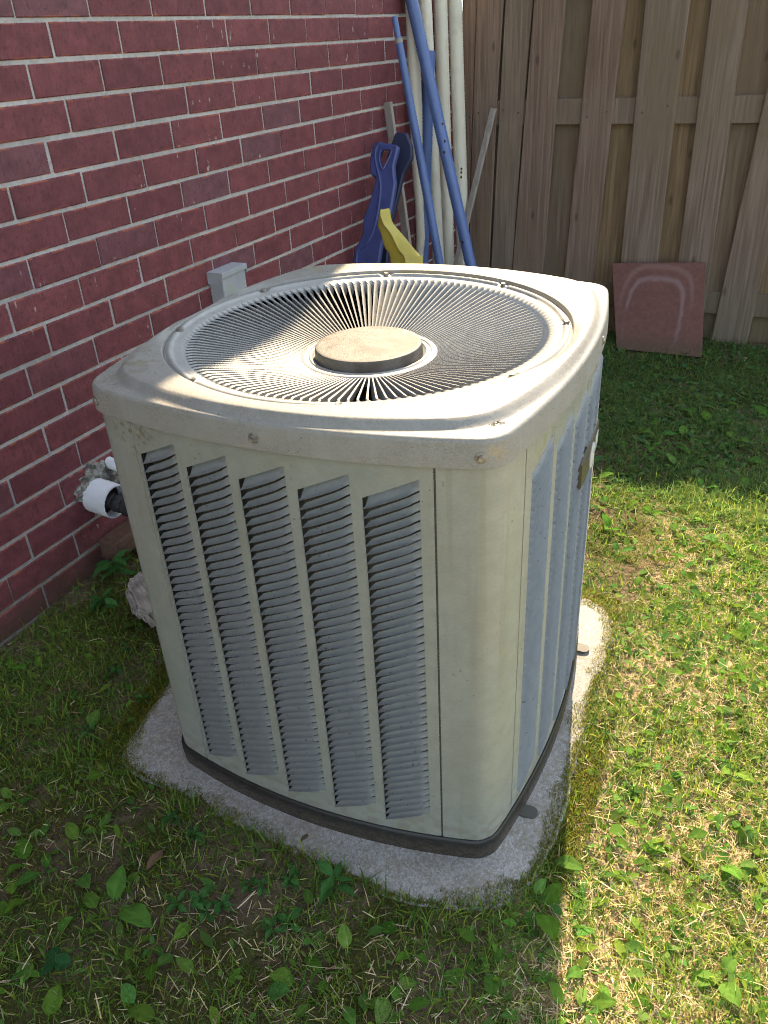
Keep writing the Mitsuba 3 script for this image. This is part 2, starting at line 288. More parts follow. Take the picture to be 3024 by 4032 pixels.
add('ground', grid(np.stack([GX, GY, gz(GX, GY)], -1)), 'mat_soil', smooth=True, kind='structure', label='bare brown soil of the side yard under the grass')

# ---------------------------------------------------------------- brick house
H_END, EAVE_X = 3.455, 0.40
house = thing('brick_house', 'dark red brick house wall with pale mortar joints on the left', 'house')
wall = house + '__wall'
add(wall, cat([bevel_box([-5, 2 * -1.2 - H_END, -0.4], [-0.0022, H_END, 2.45], 0.001)]), 'mat_mortar')
def brick(y0, y1, z0, z1, face='x'):
    r = lambda s: rng.uniform(-s, s)
    p = 0.0012 + rng.uniform(0, 0.0022)
    c = 0.0030
    Y = (y0 + r(.002), y1 + r(.002)); Z = (z0 + r(.0012), z1 + r(.0012))
    back = [(-0.02, Y[a], Z[b]) for a, b in ((0, 0), (1, 0), (1, 1), (0, 1))]
    mid = [(p - 0.0025, Y[a] + r(.0012), Z[b] + r(.001)) for a, b in ((0, 0), (1, 0), (1, 1), (0, 1))]
    fr = [(p + r(.0008), Y[a] + (c, -c)[a], Z[b] + (c, -c)[b]) for a, b in ((0, 0), (1, 0), (1, 1), (0, 1))]
    v = np.array(back + mid + fr)
    f = [(8, 9, 10), (8, 10, 11)]
    for o in (0, 4):
        for i in range(4):
            j = (i + 1) % 4
            f += [(o + i, o + j, o + 4 + j), (o + i, o + 4 + j, o + 4 + i)]
    if face == 'y':
        v = np.stack([-v[:, 1], H_END + v[:, 0] , v[:, 2]], 1)
        f = [t[::-1] for t in f]; f = [t[::-1] for t in f]
    return tm(v, f)
rest = []
for row in range(-1, 24):
    o = OA if row % 2 == 0 else OB        # bricks of even rows (counted from the ground) start at OA
    z0, z1 = row * BRICK_H + 0.0065, (row + 1) * BRICK_H - 0.0065
    for k in range(-19, 12):
        y0, y1 = o + k * BL + 0.0047, o + (k + 1) * BL - 0.0047
        if y0 > H_END - 0.02: continue
        y1 = min(y1, H_END)
        m = brick(y0, y1, z0, z1)
        ymin = 0.10 - 0.40 * (1.80 - row * BRICK_H)   # left edge of the photograph on the wall
        if 0 <= row <= 17 and y1 > ymin and y0 < H_END:
            add(wall + '__brick', m, 'mat_brick')
        else:
            rest.append(m)
for row in range(-1, 24):                   # the return of the wall behind the fence
    for k in range(10):
        off_ = 0.11 * (row % 2)
        rest.append(brick(-0.005 + 0.0045 + k * BL - off_ + 0.11, -0.005 + (k + 1) * BL - 0.0045 - off_ + 0.11, row * BRICK_H + 0.0065, (row + 1) * BRICK_H - 0.0065, 'y'))
add(wall + '__brickwork', cat(rest), 'mat_brick', kind='stuff')
# gable end: the rake of the roof rises from the fence corner towards the street; its edge casts the shade on the unit
RAKE = lambda y: 3.32 + 0.61 * (2.66 - y)
Y_E, Y_R, Y_W = H_END + 0.35, -1.2, -6.2
GP = Polygon([(H_END, 2.4), (H_END, RAKE(H_END) - 0.16), (Y_R, RAKE(Y_R) - 0.16), (2 * Y_R - H_END, RAKE(H_END) - 0.16), (2 * Y_R - H_END, 2.4)])
gm = trimesh.creation.extrude_polygon(GP, 5.0, engine='earcut'); gv = gm.vertices
add(house + '__gable', tm(np.stack([-0.0025 - gv[:, 2], gv[:, 0], gv[:, 1]], 1), gm.faces), 'mat_brick')
def slope(y0, y1, x0, x1, dz0, dz1):
    zz = lambda y: RAKE(y) if y >= Y_R else RAKE(2 * Y_R - y)
    P = np.array([[(x, y, zz(y) + d) for d in (dz0, dz1)] for y in (y0, y1) for x in (x0, x1)])
    v = P.reshape(-1, 3)
    return trimesh.convex.convex_hull(v)
for (ya, yb) in ((Y_E, Y_R + 0.0005), (Y_R - 0.0005, 2 * Y_R - Y_E)):
    add(house + '__roof', slope(ya, yb, -5.6, EAVE_X, -0.02, 0.0), 'mat_roof')
    add(house + '__soffit', slope(ya, yb, 0.0, EAVE_X - 0.027, -0.155, -0.13), 'mat_trim')
    add(house + '__fascia', slope(ya, yb, EAVE_X - 0.025, EAVE_X - 0.002, -0.165, -0.021), 'mat_trim')

# ---------------------------------------------------------------- wooden fence
fence = thing('wooden_fence', 'weathered brown wooden board fence across the back of the yard', 'fence')
FY = 3.35
def board(xb0, xb1, xt0, xt1, y, z0, z1, m, thick=0.017, label=None):
    zs = np.linspace(z0, z1, 9)
    t = (zs - z0) / (z1 - z0)
    w = 0.004 * (rng.uniform(-1, 1) + rng.uniform(-1, 1) * np.sin(3 * t + rng.uniform(0, 6)))
    xl, xr = xb0 + (xt0 - xb0) * t + w, xb1 + (xt1 - xb1) * t + w + 0.002 * np.sin(7 * t)
    cup = rng.uniform(-0.004, 0.004); lean = rng.uniform(-0.004, 0.004)
    us = np.array([0, 0.02, 0.5, 0.98, 1.0])
    dy = np.array([0.004, 0, cup, 0, 0.004])
    X = xl[:, None] + (xr - xl)[:, None] * us
    F = np.stack([X, np.broadcast_to(y + dy + lean * t[:, None], X.shape), np.broadcast_to(zs[:, None], X.shape)], -1)
    B = F + np.array([0, thick, 0]); B[:, :, 1] = np.broadcast_to(y + thick, X.shape)
    return plate(F, B)
#   bottom left/right, top left/right at z = 1.85 (read off at the fence plane), material
fronts = [(-0.10, 0.075, 0.06, 0.135, 'mat_board_pink'), (0.085, 0.225, 0.145, 0.305, 'mat_board_pink'), (0.235, 0.372, 0.314, 0.475, 'mat_board_grey'), (0.380, 0.590, 0.482, 0.660, 'mat_board_pink'),
          (0.735, 0.920, 0.815, 1.000, 'mat_board_pink'), (1.095, 1.308, 1.088, 1.320, 'mat_board_grey'), (1.435, 1.622, 1.428, 1.607, 'mat_board_grey'), (1.694, 1.898, 1.800, 1.990, 'mat_board_grey'),
          (2.06, 2.24, 2.10, 2.28, 'mat_board_pink')]
x = 2.42
while x < 5.2:
    fronts.append((x, x + 0.18, x + 0.01, x + 0.19, random.choice(['mat_board_pink', 'mat_board_grey']))); x += 0.325
for a, b, c, d, m in fronts:
    add(fence + '__board', board(a, b, c, d, FY + rng.uniform(-0.003, 0.003), float(gz((a + b) / 2, FY)) - 0.02, 1.87 + rng.uniform(-.01, .01), m), m, smooth=25)
backs = [(0.50, 0.80), (0.86, 1.20), (1.24, 1.50), (1.54, 1.76), (1.80, 2.12)]
x = 2.16
while x < 5.2:
    backs.append((x, x + 0.30)); x += 0.325
backs = [(0.0, 0.25), (0.25, 0.50)] + backs
for i, (a, b) in enumerate(backs):
    m = ['mat_board_olive', 'mat_board_olive', 'mat_board_olive', 'mat_board_orange', 'mat_board_orange', 'mat_board_olive', 'mat_board_orange'][i % 7]
    add(fence + '__back_board', board(a, b, a + 0.03, b + 0.03, FY + 0.058, float(gz((a + b) / 2, FY)) - 0.02, 1.87, m), m, smooth=25)
for z0, z1 in ((0.085, 0.215), (1.135, 1.270), (1.70, 1.83)):
    if z1 > 1.8: z0, z1 = 1.815, 1.86
    add(fence + '__rail', bevel_box([0.03, FY + 0.020, z0], [5.2, FY + 0.056, z1], 0.003), 'mat_board_olive' if z0 < 1.1 else 'mat_board_grey')
add(fence + '__post', bevel_box([0.02, FY + 0.08, -0.3], [0.11, FY + 0.17, 1.85], 0.004), 'mat_board_olive')
add(fence + '__post', bevel_box([2.45, FY + 0.08, -0.3], [2.54, FY + 0.17, 1.85], 0.004), 'mat_board_olive')
nails = []
for a, b, c, d, m in fronts[:9]:
    for zz in (0.15, 1.2):
        t = (zz + 0.08) / 1.93
        for u in (0.2, 0.8):
            xx = (a + (b - a) * u) * (1 - t) + (c + (d - c) * u) * t
            nails.append(tm(trimesh.creation.icosphere(1, 0.0035).vertices * [1, 0.5, 1] + [xx, FY - 0.001, zz + rng.uniform(-.03, .03)], trimesh.creation.icosphere(1).faces))
add(fence + '__nail_heads', cat(nails), 'mat_rust_hole', kind='stuff')

# ---------------------------------------------------------------- concrete pad
PADXY = [(0.705, -0.785), (0.735, -0.825), (0.772, -0.845), (0.85, -0.852), (0.9, -0.858), (0.989, -0.866), (1.068, -0.874), (1.139, -0.882), (1.21, -0.884), (1.283, -0.889), (1.396, -0.884), (1.489, -0.884), (1.547, -0.888),
         (1.648, -0.871), (1.721, -0.842), (1.783, -0.793), (1.815, -0.719), (1.83, -0.597), (1.827, -0.491), (1.816, -0.411), (1.806, -0.26), (1.802, -0.19), (1.79, -0.104), (1.80, 0.025), (1.792, 0.196), (1.757, 0.283), (1.721, 0.317),
         (1.647, 0.330), (1.3, 0.36), (0.9, 0.35), (0.70, 0.30), (0.65, 0.10), (0.64, -0.25), (0.640, -0.45), (0.665, -0.60), (0.685, -0.72)]
PAD = Polygon(PADXY)
_pe = PAD.exterior
pn = 420
pp = np.array([_pe.interpolate(i / pn * _pe.length).coords[0] for i in range(pn)])
pc = np.array([1.25, -0.28])
rag = 1 + 0.012 * nz(np.c_[pp, np.zeros(pn)], 22, 3)[:, None] + 0.008 * nz(np.c_[pp, np.zeros(pn)], 60, 4)[:, None]
pp = pc + (pp - pc) * rag
prof = [(1.02, -0.12), (1.010, 0.0), (1.006, 0.016), (1.0, 0.025), (0.988, 0.0300), (0.96, 0.0315), (0.90, 0.0315), (0.8, 0.0315), (0.4, 0.0315), (0.0, 0.0315)]
PP = np.stack([np.c_[pc + (pp - pc) * s, np.full(pn, z)] for s, z in prof], 1)
PP[:, 3:7, 2] += 0.0035 * nz(PP[:, 3:7], 18, 9)
add('concrete_pad', grid(PP, closed=True), 'mat_pad', smooth=40, label='rough grey concrete pad with mossy edges under the air conditioner', category='concrete pad')

# ---------------------------------------------------------------- air conditioner
A=dict(cx=1.27472,cy=-0.28308,th=0.04675,a=0.45855,b=0.05900,rc=0.07154,z1=1.02894,z2=1.08395,zb=0.09195,w=0.35141,tin=-0.00141,bin=0.00345,bout=0.00139,R=0.43206,ph=1.88147,zr=1.08162,ap=0.41691,bp=0.08678,rcp=0.15269,dzp=0.01653,e=0.92036,tx=0.00104,ty=-0.00775,fx=-0.01632,fy=-0.00785)
ZP = 0.03
def acw(v):
    v = np.asarray(v, float)
    c, s = math.cos(A['th']), math.sin(A['th'])
    X = v[..., 0] + A['tx'] * (v[..., 2] - ZP); Y = v[..., 1] + A['ty'] * (v[..., 2] - ZP)
    Z = v[..., 2] - A['tx'] * v[..., 0] - A['ty'] * v[..., 1]
    return np.stack([A['cx'] + c * X - s * Y, A['cy'] + s * X + c * Y, Z], -1)
def acm(m):
    return tm(acw(m.vertices), m.faces)
def outline(a, b, rc):
    R = (a * a + b * b) / (2 * b); cx = R - (a + b)
    s = None
    for k in range(4):
        d = aff.rotate(Point(-cx, 0).buffer(R, 256), 90 * k, origin=(0, 0))
        s = d if s is None else s.intersection(d)
    s = aff.scale(s.buffer(-rc, 48).buffer(rc, 48), A['e'], 1, origin=(0, 0))
    return s
def radial(poly, phi, c=(0, 0)):
    e = poly.exterior
    q = np.array([e.interpolate(i / 4000 * e.length).coords[0] for i in range(4000)]) - np.array(c)
    an = np.arctan2(q[:, 1], q[:, 0]); r = np.hypot(q[:, 0], q[:, 1]); o = np.argsort(an)
    return np.interp(phi, np.r_[an[o] - 2 * np.pi, an[o], an[o] + 2 * np.pi], np.r_[r[o], r[o], r[o]])
CAPO = outline(A['a'], A['b'], A['rc'])
PLAT = outline(A['ap'], A['bp'], A['rcp'])
BODY = CAPO.buffer(-0.0075, 32)
NA = 448
PHI = np.arange(NA) / NA * 2 * np.pi - np.pi
r_o, r_p = radial(CAPO, PHI), radial(PLAT, PHI)
FC = np.array([A['fx'], A['fy']])
# distance from the outline's centre to the fan circle (radius R round FC) along PHI
def fan_r(R):
    d = np.stack([np.cos(PHI), np.sin(PHI)], -1); b = d @ FC
    return b + np.sqrt(b * b - FC @ FC + R * R)
R_REC = 0.4445
rf = fan_r(R_REC)
r_in = np.maximum(r_p - 0.011, rf + 0.004)
r_rim = r_o - 0.008
r_mid = np.minimum(np.maximum(r_p + 0.013, r_in + 0.004), r_rim)
z1, zr, zp = A['z1'], A['zr'], A['zr'] + A['dzp']
frac = np.clip((r_rim - r_in) / 0.010, 0.15, 1)
frac = np.clip((r_rim - r_in) / 0.016, 0.0, 1)
frac = np.real(np.fft.ifft(np.fft.fft(frac) * np.exp(-0.5 * (np.fft.fftfreq(NA) * NA * 0.055) ** 2)))
zpe = zr + 0.001 + (A['dzp'] - 0.001) * frac             # where the plateau runs into the rim it is a little lower
st = [(r_o - 0.0035, np.full(NA, z1 + 0.004)), (r_o + 0.0015, np.full(NA, z1)), (r_o + 0.003, np.full(NA, z1 + 0.0015))]
st += [(r_o + 0.0018, np.full(NA, zr - 0.030)), (r_o, np.full(NA, zr - 0.0100))]
for t in (20, 40, 60, 80):
    t = math.radians(t)
    st.append((r_o - 0.008 * (1 - math.cos(t)), np.full(NA, zr - 0.0095 + 0.0095 * math.sin(t))))
st.append((r_rim, np.full(NA, zr)))
for t in (0.0, 0.2, 0.4, 0.6, 0.8, 1.0):
    k = t * t * (3 - 2 * t)
    st.append((r_mid + (r_in - r_mid) * t, zr + (zpe - zr) * k))
ex = np.maximum(rf + 0.012, 0)
zring = np.full(NA, A['z2'] + 0.0025)
wid = np.clip((r_in - rf) / 0.05, 0, 1)
zedge = zring + (np.minimum(zpe, zring + 0.009) - zring) * wid
for t in (0.2, 0.45, 0.7):
    st.append((r_in + (rf + 0.004 - r_in) * t, zpe + 0.0006 * 4 * t * (1 - t) + (zedge - zpe) * t * t))
st.append((rf + 0.004, zedge))
st.append((rf + 0.0012, zedge - 0.0006)); st.append((rf, zedge - 0.0022))
st.append((rf - 0.0015, np.full(NA, A['z2'] - 0.004))); st.append((fan_r(0.41), np.full(NA, A['z2'] - 0.0055)))
CP = np.stack([np.stack([r * np.cos(PHI), r * np.sin(PHI), z], -1) for r, z in st], 1)
ac = thing('air_conditioner', 'beige louvred outdoor air conditioner unit with round fan grille on concrete pad', 'air conditioner')
add(ac + '__top_cover', acm(grid(CP, closed=True)), 'mat_cap', smooth=50)

def hexbolt(c, nrm, r=0.0062, h=0.006, wash=0.0092):
    nrm = np.array(nrm, float) / np.linalg.norm(nrm)
    u = np.cross(nrm, [0.31, 0.2, 0.93]); u /= np.linalg.norm(u); v = np.cross(nrm, u)
    a6, a16 = np.arange(6) / 6 * 2 * np.pi + rng.uniform(0, 1), np.arange(18) / 18 * 2 * np.pi
    ring = lambda a, rr, hh: np.array(c) + rr * (np.cos(a)[:, None] * u + np.sin(a)[:, None] * v) + hh * nrm
    W_ = grid(np.stack([ring(a16, wash, -0.001), ring(a16, wash, 0.0012), ring(a16, r * 0.9, 0.0022)], 1), closed=True)
    Hh = grid(np.stack([ring(a6, r, 0), ring(a6, r, h - 0.001), ring(a6, r * 0.85, h), ring(a6, r * 0.55, h - 0.0006), ring(a6, 1e-4, h - 0.0006)], 1), closed=True)
    return cat([W_, Hh])
# --- fan grille: ring with raised beads, radial fins that twist from flat to upright, hub
gr = ac + '__fan_grille'
NB_ = 576
th = np.arange(NB_) / NB_ * 2 * np.pi
bolt_a = A['ph'] - np.arange(8) * np.pi / 4
dist_b = np.min(np.abs((th[:, None] - bolt_a + np.pi) % (2 * np.pi) - np.pi), axis=1) * A['R']
bead = np.clip((dist_b - 0.011) / 0.008, 0, 1); bead = bead * bead * (3 - 2 * bead)
zf = A['z2'] - 0.001
rp_ = [(0.4425, -0.003, 0), (0.4425, 0.0004, 0), (0.4405, 0.0012, 0), (0.4385, 0.0014, 0), (0.4365, 0.0016, 0.5), (0.4335, 0.0016, 0.95), (0.4305, 0.0016, 1), (0.4275, 0.0016, 0.95), (0.4245, 0.0014, 0.5), (0.4225, 0.001, 0), (0.414, 0.0, 0), (0.4065, -0.0012, 0), (0.4045, -0.003, 0), (0.4045, -0.006, 0)]
RG = np.stack([np.stack([FC[0] + r * np.cos(th), FC[1] + r * np.sin(th), zf + z + 0.0055 * b * bead], -1) for r, z, b in rp_], 1)
add(gr, acm(grid(RG, closed=True)), 'mat_grille', smooth=45)
NFIN, R1, R0 = 136, 0.4065, 0.150
Z_HUB = 1.027
pitch = 2 * np.pi / NFIN
def fin_mesh(a0):
    u = np.r_[0, 0.010, 0.021, 0.034, 0.049, 0.066, 0.086, 0.112, 0.22, 0.35, 0.55, 0.78, 1.0]
    r = R1 + (R0 - R1) * u
    tw = np.clip(1 - u / 0.11, 0, 1); tw = tw * tw * (3 - 2 * tw)          # 1 = flat in the ring, 0 = upright
    w = (r * pitch * 1.02) * tw + 0.030 * (1 - tw) * (1 - 0.35 * u)        # width of the blade
    ang = (1 - tw) * math.radians(77)                                      # downward turn of the blade
    zt = zf + (Z_HUB - zf) * np.clip(u, 0, 1) - 0.0008
    lat = 0.50 * tw * r * pitch                                           # top edge sways at the rim
    er = np.array([math.cos(a0), math.sin(a0), 0]); et = np.array([-math.sin(a0), math.cos(a0), 0]); ez = np.array([0, 0, 1.0])
    Tp = FC[0] * np.array([1, 0, 0]) + FC[1] * np.array([0, 1, 0]) + r[:, None] * er + lat[:, None] * et + zt[:, None] * ez
    d = -np.cos(ang)[:, None] * et - np.sin(ang)[:, None] * ez
    nn = -np.sin(ang)[:, None] * et + np.cos(ang)[:, None] * ez
    ws = np.array([0, 0.06, 0.35, 0.7, 1.0])
    hump = 0.03 * np.sin(ws * np.pi)
    F = Tp[:, None] + d[:, None] * (w[:, None] * ws)[..., None] + nn[:, None] * (w[:, None] * hump * 0.5 * (1 - tw)[:, None])[..., None]
    th_ = np.array([0.0044, 0.0042, 0.0024, 0.0018, 0.0016])
    B = F - nn[:, None] * th_[:, None] * (0.30 + 0.70 * r / R1)[:, None, None]
    return plate(F, B)
for i in range(NFIN):
    add(gr + '__fin', acm(fin_mesh(i * pitch + 0.004)), 'mat_grille', smooth=40)
def lathe(prof, n=120, c=FC):
    a = np.arange(n) / n * 2 * np.pi
    return grid(np.stack([np.stack([c[0] + r * np.cos(a), c[1] + r * np.sin(a), np.full(n, z)], -1) for r, z in prof], 1), closed=True)
add(gr + '__hub_ring', acm(lathe([(0.1535, Z_HUB - 0.02), (0.1535, Z_HUB - 0.001), (0.151, Z_HUB + 0.0012), (0.146, Z_HUB + 0.0014), (0.141, Z_HUB + 0.0012), (0.1395, Z_HUB - 0.001), (0.136, Z_HUB - 0.0015), (0.1335, Z_HUB + 0.0012), (0.129, Z_HUB + 0.0012), (0.126, Z_HUB - 0.003), (0.12, Z_HUB - 0.008)])), 'mat_grille', smooth=45)
add(gr + '__hub_cap', acm(lathe([(0.1215, Z_HUB - 0.012), (0.1208, Z_HUB + 0.016), (0.1195, Z_HUB + 0.0205), (0.1175, Z_HUB + 0.0222), (0.110, Z_HUB + 0.0226), (0.06, Z_HUB + 0.0232), (0.0005, Z_HUB + 0.0235)])), 'mat_hub', smooth=40)
for a_ in bolt_a:
    p_ = np.array([FC[0] + 0.4315 * math.cos(a_), FC[1] + 0.4315 * math.sin(a_), zf + 0.0015])
    add(gr + '__bolt', acm(hexbolt(p_, [0, 0, 1], 0.0068, 0.0075, 0.0098)), 'mat_bolt', smooth=30)
# --- what shows between the fins: shroud, fan blades, motor
add(ac + '__fan_shroud', acm(lathe([(0.435, 1.045), (0.418, 1.03), (0.412, 0.98), (0.41, 0.80), (0.43, 0.74)])), 'mat_dark', smooth=40)
def fan_blade(a0):
    r = np.linspace(0.09, 0.395, 8); a = np.linspace(-0.42, 0.42, 7)
    R_, A_ = np.meshgrid(r, a, indexing='ij')
    F = np.stack([FC[0] + R_ * np.cos(a0 + A_), FC[1] + R_ * np.sin(a0 + A_), 0.915 + 0.075 * A_ / 0.42 + 0.02 * (R_ - 0.2)], -1)
    return plate(F, F - [0, 0, 0.002])
for k in range(3):
    add(ac + '__fan_blade', acm(fan_blade(0.5 + k * 2 * np.pi / 3)), 'mat_bolt', smooth=40)
add(ac + '__motor', acm(lathe([(0.001, 1.018), (0.07, 1.016), (0.078, 1.0), (0.078, 0.88), (0.001, 0.87)], 40)), 'mat_dark', smooth=40)
# --- cabinet
def side_frame(k):
    """Local (u, n) -> local xy for the side with outward direction k * 90 degrees; u runs to the right seen from outside."""
    out = np.array([[1, 0], [0, 1], [-1, 0], [0, -1]][k], float); rt = np.array([[0, 1], [-1, 0], [0, -1], [1, 0]][k], float)
    return out, rt
def profile(poly, k, n=4000):
    e = poly.exterior
    q = np.array([e.interpolate(i / n * e.length).coords[0] for i in range(n)])
    out, rt = side_frame(k)
    u, d = q @ rt, q @ out
    m = d > 0; u, d = u[m], d[m]; o = np.argsort(u)
    return u[o], d[o]
W0 = A['w']; W3 = A['w'] + A['a'] * (A['e'] - 1)
ZB, ZT = A['zb'] - 0.012, A['z1'] + 0.012
def poly_sheet(poly, fmap, thick=0.0018, step=0.02):
    """A flat polygon in (u, z) laid on a curved side: front, back and edges."""
    x0, _, x1, _ = poly.bounds
    V, F, nV = [], [], 0
    for i in range(int(math.ceil((x1 - x0) / step))):
        s = poly.intersection(sbox(x0 + i * step, -9, min(x0 + (i + 1) * step, x1), 9))
        for g in getattr(s, 'geoms', [s]):
            if g.geom_type != 'Polygon' or g.area < 1e-9: continue
            v, f = trimesh.creation.triangulate_polygon(g, engine='earcut')
            V.append(v); F.append(np.asarray(f) + nV); nV += len(v)
    V, F = np.vstack(V), np.vstack(F)
    fr = tm(fmap(V, 0.0), F); bk = tm(fmap(V, -thick), F[:, ::-1])
    ed = []
    for ring in [poly.exterior] + list(poly.interiors):
        q = np.array(shapely.segmentize(ring, 0.02).coords)[:-1]
        ed.append(grid(np.stack([fmap(q, 0.0), fmap(q, -thick)], 1), closed=True))
    return cat([fr, bk] + ed)
SL, PITCH, CW = 0.045, 0.01935, 0.1015
def make_panel(k, W_, u_first, detail, every):
    out, rt = side_frame(k)
    pu, pd = profile(BODY, k)
    def fmap(uz, dn):
        uz = np.asarray(uz, float)
        n_ = np.interp(uz[..., 0], pu, pd) + dn
        xy = uz[..., :1] * rt + n_[..., None] * out
        return acw(np.concatenate([xy, uz[..., 1:2]], -1))
    def fm3(u, n_, z):
        xy = u[..., None] * rt + (np.interp(u, pu, pd) + n_)[..., None] * out
        return acw(np.concatenate([xy, z[..., None]], -1))
    pan = sbox(-W_ + 0.0021, ZB, W_ - 0.0021, ZT)
    ztop, nrow = 0.9560, 43
    zbot = ztop - nrow * PITCH - 0.004
    cols = [u_first + i * 0.1225 for i in range(5)]
    for c in cols:
        pan = pan.difference(Polygon([(c, zbot + 0.001), (c + CW, zbot + SL + 0.001), (c + CW, ztop + SL), (c, ztop)]).buffer(-0.0015).buffer(0.0015))
    name = ac + '__louvre_panel'
    pk = add(name, poly_sheet(pan, fmap), 'mat_paint', smooth=30)
    bulk = []
    for ci, c in enumerate(cols):
        for r in range(nrow):
            zt = ztop - r * PITCH - 0.0006
            j = 0.00035 * rng.standard_normal(3)
            us = c + np.r_[0.0, 0.010, 0.030, 0.060, 0.082, 0.093, CW + 0.001]
            t = (us - c) / CW
            close = np.clip((t - 0.80) / 0.19, 0, 1); close = close * close * (3 - 2 * close)
            opn = np.clip(1 - t / 0.13, 0, 1)
            sag = 0.0016 * np.sin(np.pi * t) + j[0] * t
            zl = zt + SL * t
            prof_ = [(-0.0052, -0.0121), (-0.0042, -0.0137), (-0.0024, -0.0158), (0.0002, -0.0176), (0.0034, -0.0189), (0.0072, -0.0193)]
            P = []
            for q, (dn, dz) in enumerate(prof_ if r else [(-0.0105, -0.0010), (-0.0080, -0.0070)] + prof_[2:]):
                depth = dn * (1 - close) if dn < 0 else dn * (1 - close) - 0.0004 * close
                uu = us + (0.0075 * (1 - q / 5.0)) * opn; dz = dz + (1 - q / 5.0) * (0.0050 * t + 0.0036 * close)
                P.append(fm3(uu, depth - 0.0003 + j[1] * 0.3, zl + dz - sag))
            F = np.stack(P, 1)
            e_out = (fm3(us, np.full(len(us), 0.0), zl) - fm3(us, np.full(len(us), -1.0), zl))[:, None]
            B = F - e_out * 0.0012 - np.array([0, 0, 0.0009])
            m = plate(F, B)
            if ci in every and (not detail or True):
                add(pk + '__louvre', m, 'mat_louver', smooth=35)
            else:
                bulk.append(m)
    if bulk:
        add(pk + '__louvre_bank', cat(bulk), 'mat_louver', smooth=35, kind='stuff')
    return pk, fmap
front_pk, fmap3 = make_panel(3, W3, -0.3020, True, range(5))
right_pk, fmap0 = make_panel(0, W0, -0.3220, False, (0,))
lab(front_pk, label='shaded louvre panel facing the viewer with five slanted columns')
lab(right_pk, label='louvre panel on the right side seen edge on')
for k, W_ in ((1, W3), (2, W0)):       # the two hidden sides: plain sheets
    out, rt = side_frame(k); pu, pd = profile(BODY, k)
    fm = lambda uz, dn, out=out, rt=rt, pu=pu, pd=pd: acw(np.concatenate([np.asarray(uz)[..., :1] * rt + (np.interp(np.asarray(uz)[..., 0], pu, pd) + dn)[..., None] * out, np.asarray(uz)[..., 1:2]], -1))
    add(ac + '__rear_panel', poly_sheet(sbox(-W_ + 0.0021, ZB, W_ - 0.0021, ZT), fm), 'mat_paint', smooth=30)
# corner posts: the outline from one seam round to the next
be = BODY.exterior
bq = np.array([be.interpolate(i / 6000 * be.length).coords[0] for i in range(6000)])
def seam_angle(k, u):
    out, rt = side_frame(k); pu, pd = profile(BODY, k)
    p = u * rt + np.interp(u, pu, pd) * out
    return math.atan2(p[1], p[0])
def post(k0, u0, k1, u1):
    a0, a1 = seam_angle(k0, u0), seam_angle(k1, u1)
    if a1 < a0: a1 += 2 * np.pi
    ph = np.linspace(a0, a1, 44)
    r = radial(BODY, (ph + np.pi) % (2 * np.pi) - np.pi)
    r2 = r - 0.0018
    lip = [(ph[0] + 0.004, r[0] - 0.012)], [(ph[-1] - 0.004, r[-1] - 0.012)]
    phs = np.r_[ph[0] + 0.003, ph, ph[-1] - 0.003]; rr = np.r_[r[0] - 0.013, r + 0.0006, r[-1] - 0.013]
    zs = np.r_[ZB, 0.3, 0.55, 0.8, ZT]
    F = np.stack([np.stack([rr * np.cos(phs), rr * np.sin(phs), np.full(len(phs), z)], -1) for z in zs], 1)
    return acm(grid(F, flip=False))
for (k0, u0, k1, u1) in ((3, W3 + 0.0021, 0, -W0 - 0.0021), (0, W0 + 0.0021, 1, -W3 - 0.0021), (1, W3 + 0.0021, 2, -W0 - 0.0021), (2, W0 + 0.0021, 3, -W3 - 0.0021)):
    add(ac + '__corner_post', post(k0, u0, k1, u1), 'mat_paint', smooth=50)
def loft(poly0, zs, insets, n=300, capz=False):
    P = []
    for z, ins in zip(zs, insets):
        r = radial(poly0.buffer(ins, 32), np.arange(n) / n * 2 * np.pi - np.pi)
        ph = np.arange(n) / n * 2 * np.pi - np.pi
        P.append(np.stack([r * np.cos(ph), r * np.sin(ph), np.full(n, z)], -1))
    return grid(np.stack(P, 1), closed=True)
add(ac + '__coil', acm(loft(BODY, [0.06, 1.03], [-0.030, -0.030])), 'mat_coil', smooth=40)
add(ac + '__inner_frame', acm(loft(BODY, [1.012, 1.03, 1.03], [-0.014, -0.014, -0.05])), 'mat_dark', smooth=40)
for (k, u) in ((3, -W3), (3, W3), (0, -W0), (0, W0)):   # channel behind each seam
    out, rt = side_frame(k); pu, pd = profile(BODY, k)
    c_ = u * rt + (np.interp(u, pu, pd) - (0.0095 if (k, u) == (3, -W3) else 0.0068)) * out
    m = bevel_box([-0.012, -0.012, ZB + .004], [0.012, 0.004, ZT - .004], 0.001)
    an = math.atan2(out[1], out[0]) - math.pi / 2
    R_ = np.array([[math.cos(an), -math.sin(an)], [math.sin(an), math.cos(an)]])
    vv = m.vertices.copy(); vv[:, :2] = vv[:, :2] @ R_.T + c_
    add(ac + '__seam_channel', acm(tm(vv, m.faces)), 'mat_dark' if (k, u) == (3, -W3) else 'mat_seam')
bo = A['bout'] + 0.0035
add(ac + '__base_pan', acm(loft(BODY, [0.026, 0.032, 0.074, 0.085, 0.0905, 0.0925, 0.092, 0.088], [bo - 0.002, bo + 0.001, bo + 0.004, bo + 0.0035, bo + 0.001, bo - 0.0015, 0.0008, -0.002])), 'mat_base', smooth=45)
